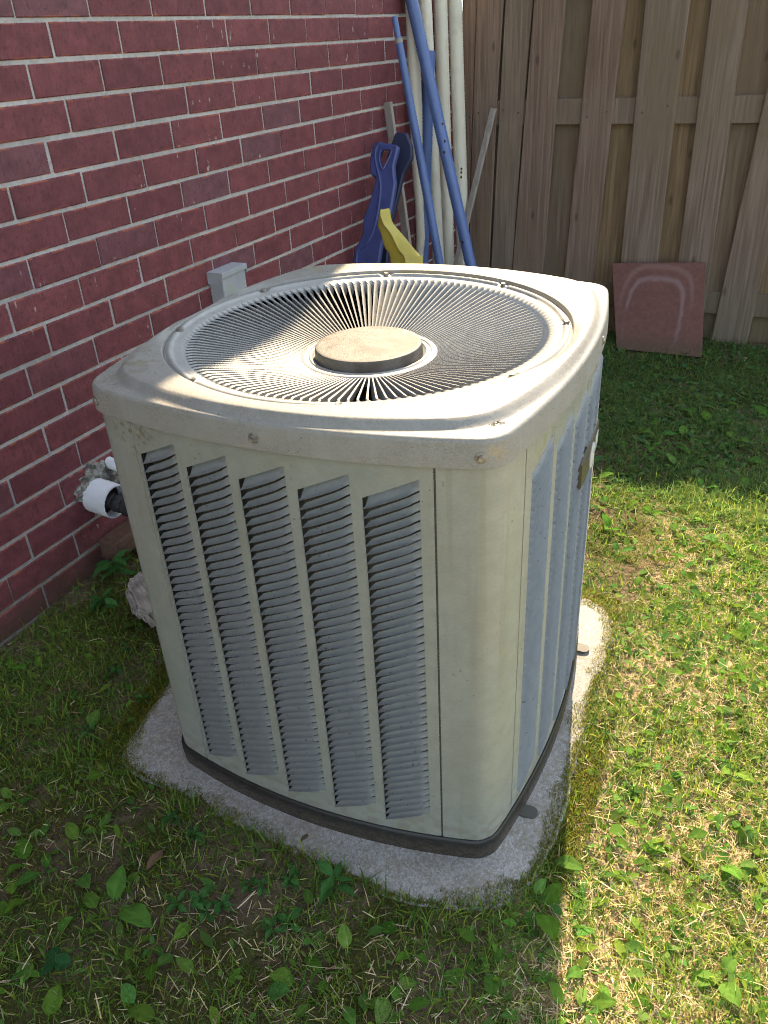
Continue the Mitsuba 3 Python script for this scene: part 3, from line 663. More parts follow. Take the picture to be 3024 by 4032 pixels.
def tab(u, k=0):
    out, rt = side_frame(k); pu, pd = profile(BODY, k)
    a = np.linspace(-np.pi / 2, np.pi / 2, 14)
    rr = 0.017
    q = np.r_[[[-0.01, -rr]], np.stack([0.022 + rr * np.cos(a), rr * np.sin(a)], -1), [[-0.01, rr]]]
    m = trimesh.creation.extrude_polygon(Polygon(q), 0.006, engine='earcut')
    n0 = np.interp(u, pu, pd) + bo
    v = m.vertices
    xy = (n0 + v[:, :1]) * out + (u + v[:, 1:2]) * rt
    return acm(tm(np.c_[xy, v[:, 2] + 0.0335], m.faces))
add(ac + '__base_tab', tab(-0.300), 'mat_seam', smooth=30)
add(ac + '__base_tab', tab(0.325), 'mat_seam', smooth=30)
# cover screws on the skirt
def skirt_bolt(k, u, z):
    out, rt = side_frame(k); pu, pd = profile(CAPO, k)
    n0 = np.interp(u, pu, pd); s_ = (np.interp(u + .01, pu, pd) - np.interp(u - .01, pu, pd)) / .02
    nrm = out - s_ * rt
    xy = u * rt + (n0 + 0.001) * out
    return acm(hexbolt([xy[0], xy[1], z], [nrm[0], nrm[1], 0], 0.0068, 0.006, 0.0105))
for k, u, z in ((3, -0.003, 1.052), (3, 0.392, 1.050), (0, 0.13, 1.052), (2, 0, 1.052), (1, 0, 1.052), (3, -0.395, 1.052)):
    add(ac + '__cover_screw', skirt_bolt(k, u, z), 'mat_bolt', smooth=30)
# name plate on the right-hand panel: bronze bar, round white emblem, a row of pale raised characters too foreshortened to read
bu0, bu1, bz0, bz1 = -0.035, 0.205, 0.775, 0.836
def plate_on(u0, u1, zz0, zz1, d0, d1, cut=0.012, n=14):
    us = np.linspace(u0, u1, n); zs = np.array([zz0, zz0 + .004, (zz0 + zz1) / 2, zz1 - .004, zz1])
    U, Z = np.meshgrid(us, zs, indexing='ij')
    dd = np.array([d1 - .003, d1, d1, d1, d1 - .003])
    F = np.array([[fmap0(np.array([u, z]), d) for z, d in zip(zs, dd)] for u in us])
    B = np.array([[fmap0(np.array([u, z]), d0) for z in zs] for u in us])
    return plate(F, B)
nk = add(ac + '__name_plate', plate_on(bu0, bu1, bz0, bz1, 0.004, 0.0125), 'mat_bronze', smooth=25)
ea = np.arange(36) / 36 * 2 * np.pi
eu, ez_ = 0.082, 0.803
EM = np.array([[fmap0(np.array([eu + r * math.cos(t), ez_ + r * math.sin(t)]), d) for r, d in ((0.030, 0.011), (0.030, 0.0140), (0.0285, 0.0146), (0.0005, 0.0148))] for t in ea])
add(nk + '__emblem', grid(EM, closed=True, flip=False), 'mat_white', smooth=40)
chars = []
u = 0.132
for k, w_ in enumerate((0.009, 0.008, 0.009, 0.009, 0.007)):
    chars.append(plate_on(u, u + w_, 0.786, 0.822 if k else 0.826, 0.0115, 0.0140, n=3)); u += w_ + 0.0025
add(nk + '__raised_characters', cat(chars), 'mat_white', smooth=25)

# ---------------------------------------------------------------- things on and at the brick wall
bx = thing('disconnect_box', 'small grey metal electrical disconnect box on the brick wall behind the unit', 'electrical box')
add(bx + '__body', bevel_box([0.003, 0.733, 0.60], [0.068, 0.889, 0.853], 0.002), 'mat_box')
def lid():
    y0, y1, x1, z1 = 0.725, 0.897, 0.0755, 0.8715
    m = [bevel_box([0.002, y0, z1 - 0.003], [x1, y1, z1], 0.001), bevel_box([x1 - 0.002, y0 + .0005, z1 - 0.021], [x1 + .0005, y1 - .0005, z1 - 0.0025], 0.0007)]
    for yy in (y0 + 0.0003, y1 - 0.0023):
        q = Polygon([(0.002, z1 - 0.047), (x1 - 0.012, z1 - 0.047), (x1 - 0.0005, z1 - 0.021), (x1 - 0.0005, z1 - 0.0026), (0.002, z1 - 0.0026)])
        e = trimesh.creation.extrude_polygon(q, 0.002, engine='earcut')
        v = e.vertices
        m.append(tm(np.stack([v[:, 0], yy + v[:, 2], v[:, 1]], 1), e.faces[:, ::-1]))
    return cat(m)
add(bx + '__lid', lid(), 'mat_box')
sa = np.linspace(-np.pi / 2, np.pi / 2, 18)
sv = np.r_[np.stack([0.762 + 0.052 * np.cos(sa), 0.755 + 0.062 * np.sin(sa)], 1)]
se = trimesh.creation.extrude_polygon(Polygon(sv), 0.0015, engine='earcut').vertices
sf = trimesh.creation.extrude_polygon(Polygon(sv), 0.0015, engine='earcut').faces
add(bx + '__warning_label', tm(np.stack([0.0675 + se[:, 2], se[:, 0], se[:, 1]], 1), sf), 'mat_sticker', label='rounded grey green label on the front of the box')
add(bx + '__conduit', tube([(0.036, 0.86, 0.61), (0.036, 0.86, 0.35), (0.06, 0.86, 0.22), (0.2, 0.80, 0.17), (0.55, 0.5, 0.2), (0.80, 0.15, 0.24)], 0.013, 12), 'mat_hose', smooth=40)
# mortar patch with two white pipe stubs
def patch():
    n = 90; a = np.arange(n) / n * 2 * np.pi
    P = []
    for s, h in ((1.04, -0.003), (1.0, 0.006), (0.93, 0.010), (0.84, 0.012), (0.74, 0.014), (0.64, 0.016), (0.54, 0.017), (0.4, 0.018), (0.2, 0.018), (0.001, 0.018)):
        ry = 0.098 * (1 + 0.34 * (meshkit.noise(np.c_[np.cos(a) * 2.4, np.sin(a) * 2.4, a * 0 + 2]) - 0.5) + 0.30 * (meshkit.noise(np.c_[np.cos(a) * 9, np.sin(a) * 7, a * 0]) - 0.5))
        y = -0.035 + s * ry * np.cos(a) * 1.1; z = 0.322 + s * ry * np.sin(a) * 0.86
        x = h * 0.7 + (0.016 * (meshkit.noise(np.stack([y * 55, z * 55, 0 * y], -1)) - 0.45) + 0.008 * (meshkit.noise(np.stack([y * 160, z * 160, 0 * y], -1)) - 0.5) if h > 0 else 0)
        P.append(np.stack([np.broadcast_to(x, y.shape), y, z], -1))
    return grid(np.stack(P, 1), closed=True)
add(house + '__mortar_patch', patch(), 'mat_patch', smooth=20, label='rough grey mortar patch round the white pipe stubs')
add('white_drain_pipe', tube([(-0.02, -0.077, 0.288), (0.0, -0.077, 0.287), (0.05, -0.077, 0.283), (0.098, -0.077, 0.279)], [0.062, 0.062, 0.062, 0.0615], 40, hollow=0.91), 'mat_white_pipe', smooth=40,
    label='wide white plastic pipe stub coming out of a mortar patch in the brick wall', category='pipe')
add('white_drain_pipe__filler', tube([(0.02, -0.077, 0.286), (0.055, -0.077, 0.282), (0.060, -0.077, 0.282)], [0.0555, 0.0555, 0.04], 30), 'mat_filler', smooth=30)
add('narrow_white_pipe', tube([(-0.02, 0.018, 0.372), (0.0, 0.018, 0.371), (0.12, 0.018, 0.352)], 0.021, 24, hollow=0.86), 'mat_white_pipe', smooth=40,
    label='narrow white pipe stub just above the wide white pipe on the wall', category='pipe')
hp = np.array([(-0.03, -0.07, 0.283), (0.05, -0.07, 0.276), (0.12, -0.068, 0.262), (0.25, -0.06, 0.250), (0.45, -0.05, 0.24), (0.65, -0.05, 0.23), (0.83, -0.06, 0.22)])
add('insulated_hose', tube(np.stack([np.interp(np.linspace(0, 6, 40), range(7), hp[:, k]) for k in range(3)], 1) + 0.003 * np.random.default_rng(4).standard_normal((40, 3)), 0.030 + 0.003 * np.sin(np.arange(40) * 1.9), 18), 'mat_hose', smooth=50,
    label='black foam insulated hose running out of the wide white pipe', category='hose')
def rock(c, r, seed, amp, sub=4, squ=2.8, freq=4.0):
    m = trimesh.creation.icosphere(sub); v = m.vertices
    q = v / (np.sum(np.abs(v) ** squ, axis=1) ** (1 / squ))[:, None]
    q = q * (1 + amp * (meshkit.fbm(v * freq / 2 + seed, 3, seed) - 0.5) * 2 + 0.35 * amp * np.sin(v[:, 2:3] * 22 + 5 * nz(v, 3, seed)[:, None])[:, 0])[:, None] if False else q * (1 + amp * 2 * (meshkit.fbm(v * freq / 2 + seed, 3, seed) - 0.5))[:, None]
    return tm(q * np.array(r) + np.array(c), m.faces)
dm = rock((0, 0, 0), (0.150, 0.075, 0.060), 3, 0.42, 5, 3.4)
dv = dm.vertices.copy(); dv[:, 2] += 0.004 * np.sin(dv[:, 1] * 260 + 30 * nz(dv, 9, 2)); 
ca, sa_ = math.cos(-0.55), math.sin(-0.55)
dv = np.stack([dv[:, 0] * ca - dv[:, 1] * sa_ + 0.345, dv[:, 0] * sa_ + dv[:, 1] * ca - 0.235, dv[:, 2] + 0.045 + 0.15 * dv[:, 0]], 1)
add('wood_chunk', tm(dv, dm.faces), 'mat_driftwood', smooth=22, label='weathered grey chunk of broken wood on the ground at the left side of the unit', category='wood chunk')
bm_ = bevel_box([0.0, 0, 0], [0.085, 0.42, 0.075], 0.006); bv = trimesh.remesh.subdivide_to_size(bm_.vertices, bm_.faces, 0.03)
bvv = bv[0] + 0.006 * np.stack([nz(bv[0], 22, s) for s in (1, 2, 3)], 1)
add('loose_brick', tm(bvv + [0.012, -0.13, 0.055], bv[1]), 'mat_dirty_brick', smooth=30, label='dirty loose brick lying against the wall under the white pipe', category='brick')

# ---------------------------------------------------------------- things stacked in the corner
SLED= [(0.102, 1.194), (0.128, 1.191), (0.222, 1.178), (0.227, 1.165), (0.213, 1.087), (0.223, 1.042), (0.233, 1.013), (0.228, 0.937), (0.223, 0.885), (0.212, 0.83), (0.193, 0.736), (0.188, 0.658), (0.036, 0.643), (0.044, 0.71), (0.078, 0.781), (0.073, 0.855), (0.099, 0.927), (0.113, 0.992), (0.12, 1.032), (0.087, 1.049), (0.078, 1.101), (0.078, 1.149), (0.089, 1.182)]
HOLE= [(0.138, 1.158), (0.186, 1.161), (0.192, 1.144), (0.178, 1.108), (0.163, 1.078), (0.152, 1.074), (0.137, 1.101), (0.13, 1.131)]
SLEDRIDGE= [(0.128, 1.188), (0.108, 1.125), (0.136, 1.053), (0.156, 0.987), (0.156, 0.904), (0.147, 0.827), (0.118, 0.748), (0.075, 0.712), (0.063, 0.651)]
SLED2= [(0.154, 1.211), (0.164, 1.225), (0.222, 1.22), (0.256, 1.162), (0.261, 1.107), (0.22, 1.039), (0.177, 0.994), (0.115, 0.993), (0.122, 1.119)]
YL= [(0.254, 0.93), (0.244, 0.897), (0.242, 0.867), (0.245, 0.85), (0.265, 0.814), (0.292, 0.758), (0.327, 0.699)]
YR= [(0.278, 0.93), (0.293, 0.917), (0.302, 0.885), (0.327, 0.853), (0.391, 0.799), (0.469, 0.734), (0.486, 0.708)]
YM= [(0.265, 0.931), (0.271, 0.904), (0.281, 0.884), (0.297, 0.864), (0.338, 0.823), (0.384, 0.76), (0.422, 0.705)]
WEEDS_a=[(0.181,-0.685,0.075),(0.54,-0.743,0.051),(0.723,-0.905,0.047),(0.586,-1.016,0.032),(0.69,-1.07,0.041),(0.638,-1.102,0.039),(0.78,-1.053,0.051),(0.694,-1.133,0.056),(0.78,-1.18,0.055),(0.756,-1.216,0.047),(0.795,-1.233,0.047),(0.898,-1.141,0.053),(0.954,-1.171,0.043),(0.992,-1.091,0.029),(1.034,-1.156,0.077),(0.931,-1.24,0.036),(0.963,-1.128,0.029),(1.179,-1.129,0.041),(1.175,-1.235,0.049),(1.19,-1.201,0.036),(1.242,-1.2,0.042),(0.941,-1.355,0.047),(1.036,-1.371,0.054),(1.168,-1.293,0.04),(1.228,-1.305,0.052),(1.439,-1.136,0.047),(1.432,-1.169,0.047),(1.493,-1.179,0.029),(0.85,-0.924,0.031),(1.149,-1.192,0.027),(1.102,-1.218,0.032),(0.825,-0.998,0.04),(0.552,-1.059,0.043)]
WEEDS_b=[(1.875,-0.814,0.075),(1.859,-0.652,0.06),(1.886,-0.926,0.04),(1.809,-0.964,0.047),(1.741,-0.987,0.038),(1.634,-1.087,0.05),(1.692,-1.076,0.042),(1.509,-1.022,0.043),(1.451,-1.044,0.035),(1.48,-1.086,0.043),(1.438,-1.138,0.043),(1.869,-1.012,0.038),(1.576,-1.137,0.042),(1.635,-0.994,0.034),(1.772,-0.854,0.031),(1.836,-0.742,0.036)]
WEEDS_c=[(1.957,-0.878,0.043),(1.939,-0.947,0.039),(2.01,-0.89,0.033),(1.938,-0.786,0.041),(1.979,-0.611,0.036),(2.042,-0.571,0.038),(2.164,-0.393,0.036),(2.093,-0.373,0.031),(2.143,-0.322,0.023),(2.02,-0.348,0.027),(2.047,-0.319,0.035),(2.156,-0.678,0.035),(2.203,-0.529,0.055),(2.234,-0.519,0.033),(2.166,-0.55,0.033),(2.248,-0.484,0.041),(2.236,-0.718,0.045),(2.225,-0.8,0.051),(2.204,-0.765,0.038),(2.195,-0.826,0.027),(2.095,-0.889,0.03),(2.091,-0.908,0.029),(1.96,-0.691,0.035),(2.004,-0.923,0.046),(1.937,-0.401,0.03),(1.929,-0.749,0.031),(2.201,-0.23,0.048),(2.018,-0.402,0.027)]
WEEDS_d=[(1.52,1.254,0.06),(1.693,0.793,0.04),(1.619,0.843,0.054),(1.852,0.909,0.055),(1.971,0.879,0.054),(1.995,1.129,0.05),(1.723,0.68,0.045),(1.681,1.006,0.049),(1.885,0.499,0.043),(1.932,1.283,0.045),(2.076,1.263,0.052),(2.11,1.306,0.045),(1.975,0.556,0.043),(2.056,0.802,0.046),(1.802,0.496,0.037),(2.057,1.394,0.054),(1.99,0.086,0.032),(2.142,0.326,0.046),(2.09,0.261,0.034),(1.828,0.23,0.034),(1.741,1.001,0.049),(1.571,0.992,0.042)]
WEEDS_e=[(1.749,1.839,0.06),(1.591,1.741,0.064),(1.678,1.773,0.077),(1.799,1.626,0.066),(1.867,1.527,0.056),(1.825,2.045,0.063),(1.729,2.156,0.102),(1.948,1.523,0.048),(2.061,1.635,0.066),(1.5,1.874,0.061),(1.647,1.606,0.057),(1.913,2.024,0.072),(1.998,1.852,0.06),(1.756,1.485,0.064),(2.069,2.255,0.066),(1.614,1.872,0.052),(1.843,2.22,0.056),(1.932,2.369,0.058),(1.397,1.969,0.054)]
def smooth_path(p, n):
    p = np.array(p, float); t = np.linspace(0, len(p) - 1, n)
    from scipy.interpolate import CubicSpline
    return CubicSpline(range(len(p)), p)(t)
def slab(poly, ridge=None, y0=1.60, k=0.38, thick=0.035, amp=0.0, b=0.008):
    """Plastic slab of a given outline (x, z) leaning in the plane y = y0 + k z, edges rounded."""
    ms = []
    levels = [(-b, 0.0), (-0.35 * b, b * 0.65), (0, b), (0, thick - b), (-0.35 * b, thick - b * 0.35), (-b, thick)]
    def P(xz, d):
        xz = np.asarray(xz)
        nn = np.array([0, 1, -k]) / math.hypot(1, k)
        return np.stack([xz[:, 0], y0 + k * xz[:, 1], xz[:, 1]], 1) + d * nn
    rings = []
    base = poly.buffer(b * 0.6).buffer(-b * 0.6)
    for ring in [base.exterior] + list(base.interiors):
        L_ = []
        N_ = 160
        q = np.array([ring.interpolate(i / N_ * ring.length).coords[0] for i in range(N_)])
        t = np.roll(q, -1, 0) - np.roll(q, 1, 0); nrm = np.stack([t[:, 1], -t[:, 0]], 1); nrm /= np.linalg.norm(nrm, axis=1, keepdims=True) + 1e-9
        if not base.contains(Point(*(q[3] - 1e-3 * nrm[3]))): nrm = -nrm
        for ins, d in levels: L_.append(P(q + nrm * ins, d))
        ms.append(grid(np.stack(L_, 1), closed=True))
    v, f = trimesh.creation.triangulate_polygon(base.buffer(-b), engine='earcut')
    ms += [tm(P(v, 0.0), f), tm(P(v, thick), np.asarray(f)[:, ::-1])]
    return cat(ms)
sled = thing('plastic_sled', 'navy blue plastic sled with a handle hole at the top, leaning on the brick wall', 'sled')
low = [(0.04, 0.25), (-0.0, 0.02), (-0.0, -0.03)]
sp = Polygon([p for p in SLED[:12]] + [(0.12, 0.3), (0.14, -0.04), (0.035, -0.04), (0.030, 0.3)] + [(max(x_, 0.028), z_) for x_, z_ in SLED[12:]], [HOLE]).buffer(0)
add(sled + '__body', slab(sp), 'mat_navy', smooth=40)
rid = smooth_path(SLEDRIDGE, 40)
rid3 = np.stack([np.maximum(rid[:, 0], 0.04), 1.60 + 0.38 * rid[:, 1] - 0.001, rid[:, 1]], 1)
add(sled + '__rib', tube(rid3, 0.0075, 10), 'mat_navy', smooth=40)
hr = smooth_path(HOLE + [HOLE[0]], 40)
add(sled + '__hole_rim', tube(np.stack([hr[:, 0], 1.60 + 0.38 * hr[:, 1], hr[:, 1]], 1), 0.006, 8), 'mat_navy', smooth=40)
sp2 = Polygon(SLED2 + [(0.08, 0.5), (0.10, -0.05), (0.20, -0.05), (0.17, 0.5)][:0]).buffer(0)
add('plastic_sled', slab(Polygon(SLED2[:6] + [(0.16, 0.75), (0.15, -0.06), (0.07, -0.06), (0.08, 0.75)] + SLED2[7:]).buffer(0), y0=1.85, k=0.25, thick=0.03), 'mat_deep_blue', smooth=40, label='dark blue plastic sled half hidden behind the first sled in the corner', category='sled')
yl, ym, yr = (smooth_path(q + [e_], 30) for q, e_ in ((YL, (0.30, 0.40)), (YM, (0.42, 0.40)), (YR, (0.52, 0.40))))
def yel(d):
    R_ = []
    for w_, nn_ in ((0, 0.0), (0.15, -0.010), (0.5, -0.016), (0.85, -0.022), (1.0, -0.036)):
        R_.append((yl * (1 - w_) + ym * w_, nn_))
    for w_, nn_ in ((0.15, -0.028), (0.5, -0.010), (0.85, 0.002), (1.0, 0.014)):
        R_.append((ym * (1 - w_) + yr * w_, nn_))
    return np.stack([np.stack([q[:, 0], 1.50 + 0.3 * q[:, 1] + h_ + d, q[:, 1]], 1) for q, h_ in R_], 1)
ye = yel(0.0); yb_ = yel(0.006)
yk = thing('snow_shovel', 'yellow plastic shovel blade standing in front of the navy sled in the corner', 'shovel')
add(yk + '__blade', plate(ye, yb_), 'mat_yellow', smooth=50)
add(yk + '__handle', tube([(0.42, 1.62, 0.42), (0.48, 1.55, 0.2), (0.53, 1.50, -0.02)], 0.016, 12), 'mat_stick', smooth=40)
def pole(key, path, rad, m, label, category='pole', group=None, n=22, holes=(), hollow=0.86):
    k_ = add(key, tube(path, rad, n, hollow=hollow), m, smooth=40, label=label, category=category, group=group)
    path = np.array(path, float)
    for t_, side in holes:
        c_ = np.array([np.interp(t_, np.linspace(0, 1, len(path)), path[:, q]) for q in range(3)])
        r_ = np.atleast_1d(rad)[0]
        d_ = _o - c_; d_[2] = 0; d_ /= np.linalg.norm(d_)
        d_ = np.array([d_[0] * math.cos(side) - d_[1] * math.sin(side), d_[0] * math.sin(side) + d_[1] * math.cos(side), 0])
        s_ = trimesh.creation.icosphere(2, 0.007)
        add(k_ + '__screw_hole', tm(s_.vertices * [0.9, 0.9, 1.2] + c_ + d_ * (r_ - 0.003), s_.faces), 'mat_rust_hole', smooth=True)
    return k_
GZ = -0.07
def ext(p, q, z):
    """The point at height z on the line from p to q."""
    p, q = np.array(p), np.array(q); t = (z - p[2]) / (q[2] - p[2]); return tuple(p + t * (q - p))
a0, a1 = (0.095, 3.12, 1.793), (0.156, 3.10, 0.367)
pole('plastic_pipe', [ext(a0, a1, 2.35), ext(a0, a1, 1.2), ext(a0, a1, 0.6), ext(a0, a1, GZ)], 0.0395, 'mat_pvc', 'white plastic pipe with rusty screw holes, rightmost of the pipes in the corner', 'pipe', None, holes=((0.497, 0.12), (0.512, 0.08), (0.486, 0.16)))
a0, a1 = (0.036, 3.05, 1.80), (0.072, 3.05, 0.361)
pole('plastic_pipe', [ext(a0, a1, 2.4), ext(a0, a1, 1.2), ext(a0, a1, 0.6), ext(a0, a1, GZ)], 0.0395, 'mat_pvc', 'white plastic pipe second from the right in the corner, behind the thick blue pole', 'pipe', None, holes=((0.515, 0.5),))
a0, a1 = (0.045, 2.82, 1.793), (0.100, 2.82, 0.475)
pole('plastic_pipe', [ext(a0, a1, 2.3), ext(a0, a1, 1.2), ext(a0, a1, 0.6), ext(a0, a1, GZ)], 0.0355, 'mat_pvc', 'white plastic pipe between the two crossing blue poles in the corner', 'pipe')
pole('bent_pipe', [(0.036, 2.66, 1.95), (0.050, 2.64, 1.67), (0.066, 2.62, 1.30), (0.075, 2.60, 1.0), (0.082, 2.60, 0.78), (0.085, 2.60, 0.62), (0.06, 2.60, 0.40), (0.05, 2.60, -0.05)], [0.030, 0.032, 0.036, 0.030, 0.024, 0.026, 0.022, 0.022], 'mat_pvc', 'dull grey bent plastic pipe, leftmost of the pale pipes in the corner', 'pipe')
a0, a1 = (0.062, 2.4, 1.72), (0.286, 2.4, 0.538)
b1 = thing('thin_blue_pole', 'thin bright blue telescopic pole leaning on the brick wall, leftmost blue pole', 'pole')
J_ = ext(a0, a1, 1.615)
add(b1 + '__upper_tube', tube([a0, ext(a0, a1, 1.60)], 0.0150, 16), 'mat_blue_pole', smooth=40)
add(b1 + '__lower_tube', tube([J_, ext(a0, a1, 1.0), ext(a0, a1, -0.06)], [0.019, 0.0235, 0.0245], 20, hollow=0.8), 'mat_blue_pole', smooth=40)
add(b1 + '__joint_tie', tube([ext(a0, a1, 1.625), ext(a0, a1, 1.605)], 0.021, 12), 'mat_stick', smooth=40)
a0, a1 = (0.068, 2.6, 1.79), (0.392, 2.6, 0.497)
pole('thick_blue_pole', [ext(a0, a1, 1.92), ext(a0, a1, 1.2), ext(a0, a1, 0.6), ext(a0, a1, -0.06)], 0.0315, 'mat_blue_pole', 'thick blue pole slanting down to the right across the white pipes', 'pole', None, holes=((0.325, 0.6), (0.40, -0.2), (0.37, 0.3), (0.66, -0.5)))
a0, a1 = (0.098, 2.72, 1.40), (0.040, 2.72, 0.45)
pole('upright_blue_pole', [ext(a0, a1, 1.56), ext(a0, a1, 1.0), ext(a0, a1, 0.6), ext(a0, a1, -0.06)], 0.034, 'mat_blue_pole', 'blue pole standing almost upright behind the two slanting blue poles', 'pole')
def stick(key, p, q, w_, t_, label):
    p, q = np.array(p, float), np.array(q, float); d_ = q - p
    ez = d_ / 2; ex = np.cross(d_, [0.25, 0.97, 0]); ex = ex / np.linalg.norm(ex) * w_ / 2; ey = np.cross(d_, ex); ey = ey / np.linalg.norm(ey) * t_ / 2
    m = frame_box((p + q) / 2, ex, ey, ez, 0.002)
    add(key, m, 'mat_stick', label=label, category='wooden stick')
g0, g1 = (0.036, 2.34, 1.345), (0.128, 2.34, 0.58)
stick('wooden_stake', g0, ext(g0, g1, -0.05), 0.048, 0.02, 'grey wooden stake leaning on the brick wall behind the navy sleds')
g0, g1 = (0.292, 3.24, 1.238), (0.203, 3.08, 0.694)
stick('wooden_lath', g0, ext(g0, g1, 0.0), 0.036, 0.018, 'grey wooden lath leaning on the fence to the right of the white pipes')
# concrete paver against the fence
pv = np.array([(1.185, 3.02, -0.075), (1.680, 3.02, -0.075), (1.595, 3.29, 0.409), (1.055, 3.29, 0.372)])
cen = pv.mean(0); pn_ = np.cross(pv[1] - pv[0], pv[3] - pv[0]); pn_ /= np.linalg.norm(pn_)
ue = np.linspace(0, 1, 26)
def pav(d, ins):
    G = np.zeros((26, 26, 3))
    for i, u in enumerate(ue):
        for j, v in enumerate(ue):
            u_, v_ = ins + u * (1 - 2 * ins), ins + v * (1 - 2 * ins)
            G[i, j] = (1 - v_) * ((1 - u_) * pv[0] + u_ * pv[1]) + v_ * ((1 - u_) * pv[3] + u_ * pv[2])
    return G + d * pn_
Fr, Bk = pav(0.0, 0.006), pav(-0.038, 0.0)
Fr[0, :] += 0.003 * nz(Fr[0, :], 40)[:, None]; Fr[-1, :] += 0.003 * nz(Fr[-1, :], 40)[:, None]; Fr[:, -1] += 0.003 * nz(Fr[:, -1], 40)[:, None]
Md = pav(-0.006, 0.0)
per = [(i, 0) for i in range(26)] + [(25, j) for j in range(1, 26)] + [(i, 25) for i in range(24, -1, -1)] + [(0, j) for j in range(24, 0, -1)]
E3 = np.array([[Fr[p], Md[p], Bk[p]] for p in per])
add('red_paver', cat([grid(Fr, flip=False), grid(Bk, flip=True), grid(E3, closed=True, flip=True)]), 'mat_paver', smooth=30, label='square dull red concrete paver leaning on the fence with a chalky arch stain', category='paver')

# ---------------------------------------------------------------- plants
_f = np.array(CAM_FWD); _u = np.array(CAM_UP); _r = np.cross(_f, _u)
def in_view(x, y, z=0.0, m=1.35):
    d = np.stack([x, y, np.zeros_like(x) + z], -1) - _o
    w = d @ _f
    return (w > 0.2) & (np.abs(d @ _r) < m * w * 1512 / CAM_F) & (np.abs(d @ _u) < m * w * 2016 / CAM_F)
padprep = shapely.prepared.prep(PAD)
def on_pad(x, y, shrink=0.0):
    return shapely.contains_xy(PAD.buffer(-shrink), x, y)
def scatter(n, x0, x1, y0, y1, dens, r):
    x, y = r.uniform(x0, x1, n), r.uniform(y0, y1, n)
    k = (r.uniform(0, 1, n) < dens(x, y)) & in_view(x, y) & (x > 0.015) & (y < 3.33)
    return x[k], y[k]
def ramp(a, b, v): return np.clip((v - a) / (b - a), 0, 1)
def lnoise(x, y, s, seed): return meshkit.fbm(np.stack([x * s, y * s, 0 * x], -1), 3, seed)
def strips(x, y, z, L, w, az, tilt, curl, col, r, seg=3, tip=0.12):
    """Many thin blades or straws: each a bent strip from (x, y, z), rising at 'tilt' and curling over."""
    n = len(x)
    t = np.linspace(0, 1, seg + 1)
    a = tilt[:, None] - curl[:, None] * t[None, :]
    ds = (L / seg)[:, None]
    hx = np.concatenate([np.zeros((n, 1)), np.cumsum(np.cos(a[:, :-1]) * ds, 1)], 1)
    hz = np.concatenate([np.zeros((n, 1)), np.cumsum(np.sin(a[:, :-1]) * ds, 1)], 1)
    c, s = np.cos(az)[:, None], np.sin(az)[:, None]
    P = np.stack([x[:, None] + hx * c, y[:, None] + hx * s, z[:, None] + hz], -1)
    tw = r.uniform(-0.9, 0.9, n)
    side = np.stack([-np.sin(az) * np.cos(tw), np.cos(az) * np.cos(tw), np.sin(tw)], -1)
    wid = (w / 2)[:, None] * np.where(t < 0.5, 1.0, 1 - (1 - tip) * (t - 0.5) / 0.5)[None, :]
    A_, B_ = P - side[:, None] * wid[..., None], P + side[:, None] * wid[..., None]
    V = np.stack([A_, B_], 2).reshape(-1, 3)
    k = 2 * (seg + 1)
    b = (np.arange(n) * k)[:, None]
    q = np.arange(seg) * 2
    F = np.concatenate([np.stack([b + q, b + q + 1, b + q + 3], -1).reshape(-1, 3), np.stack([b + q, b + q + 3, b + q + 2], -1).reshape(-1, 3)])
    C = np.repeat(col, k, axis=0)
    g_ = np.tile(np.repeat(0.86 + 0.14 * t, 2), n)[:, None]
    return tm(V, F), C * g_
def emit(key, parts, m, **kw):
    ms, cs = zip(*parts)
    add(key, cat(ms), m, smooth=False, color=np.clip(np.vstack(cs), 0, 1), **kw)
r = np.random.default_rng(21)
X0, X1, Y0, Y1 = 0.0, 4.1, -1.75, 3.33
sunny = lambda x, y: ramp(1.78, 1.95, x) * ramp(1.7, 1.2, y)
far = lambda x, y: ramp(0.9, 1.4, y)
greenzone = lambda x, y: sunny(x, y) * ramp(-0.75, 0.35, y + 0.5 * (lnoise(x, y, 3.5, 77) - 0.5))
def d_grass(x, y):
    n_ = lnoise(x, y, 5.5, 11); m_ = lnoise(x, y, 18, 12)
    base = 0.20 + 0.7 * ramp(0.38, 0.62, n_) * (0.5 + m_)
    left = ramp(0.75, 0.35, x) * ramp(-0.4, -0.75, y) * 0.5
    return np.clip(base * (0.72 - 0.15 * far(x, y) + 0.55 * sunny(x, y) + 0.9 * greenzone(x, y)) + left + 0.35 * (_padnear(x, y) > 0.72), 0, 1) * np.where(on_pad(x, y, 0.004), 0, 1)
x, y = scatter(480000, X0, X1, Y0, Y1, d_grass, r)
n = len(x)
hgt = r.gamma(5.0, 0.0062, n) * (0.85 + 0.5 * far(x, y)) + 0.008
green = np.array([0.160, 0.285, 0.055]) * r.uniform(0.65, 1.35, (n, 1)) * np.stack([r.uniform(0.85, 1.25, n), np.ones(n), r.uniform(0.6, 1.5, n)], 1)
yel_ = np.array([0.36, 0.45, 0.075])
k = (r.uniform(0, 1, n) < 0.22 + 0.25 * sunny(x, y))[:, None]
col = np.where(k, yel_ * r.uniform(0.7, 1.2, (n, 1)), green)
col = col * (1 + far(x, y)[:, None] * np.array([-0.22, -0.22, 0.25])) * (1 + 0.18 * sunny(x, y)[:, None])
emit('grass', [strips(x, y, gz(x, y) - 0.004, hgt, r.uniform(0.0016, 0.0040, n), r.uniform(0, 2 * np.pi, n), r.uniform(0.5, 1.5, n), r.uniform(0.1, 1.3, n), col, r)], 'mat_leaf', kind='stuff', label='thin patchy green grass blades growing in the side yard')
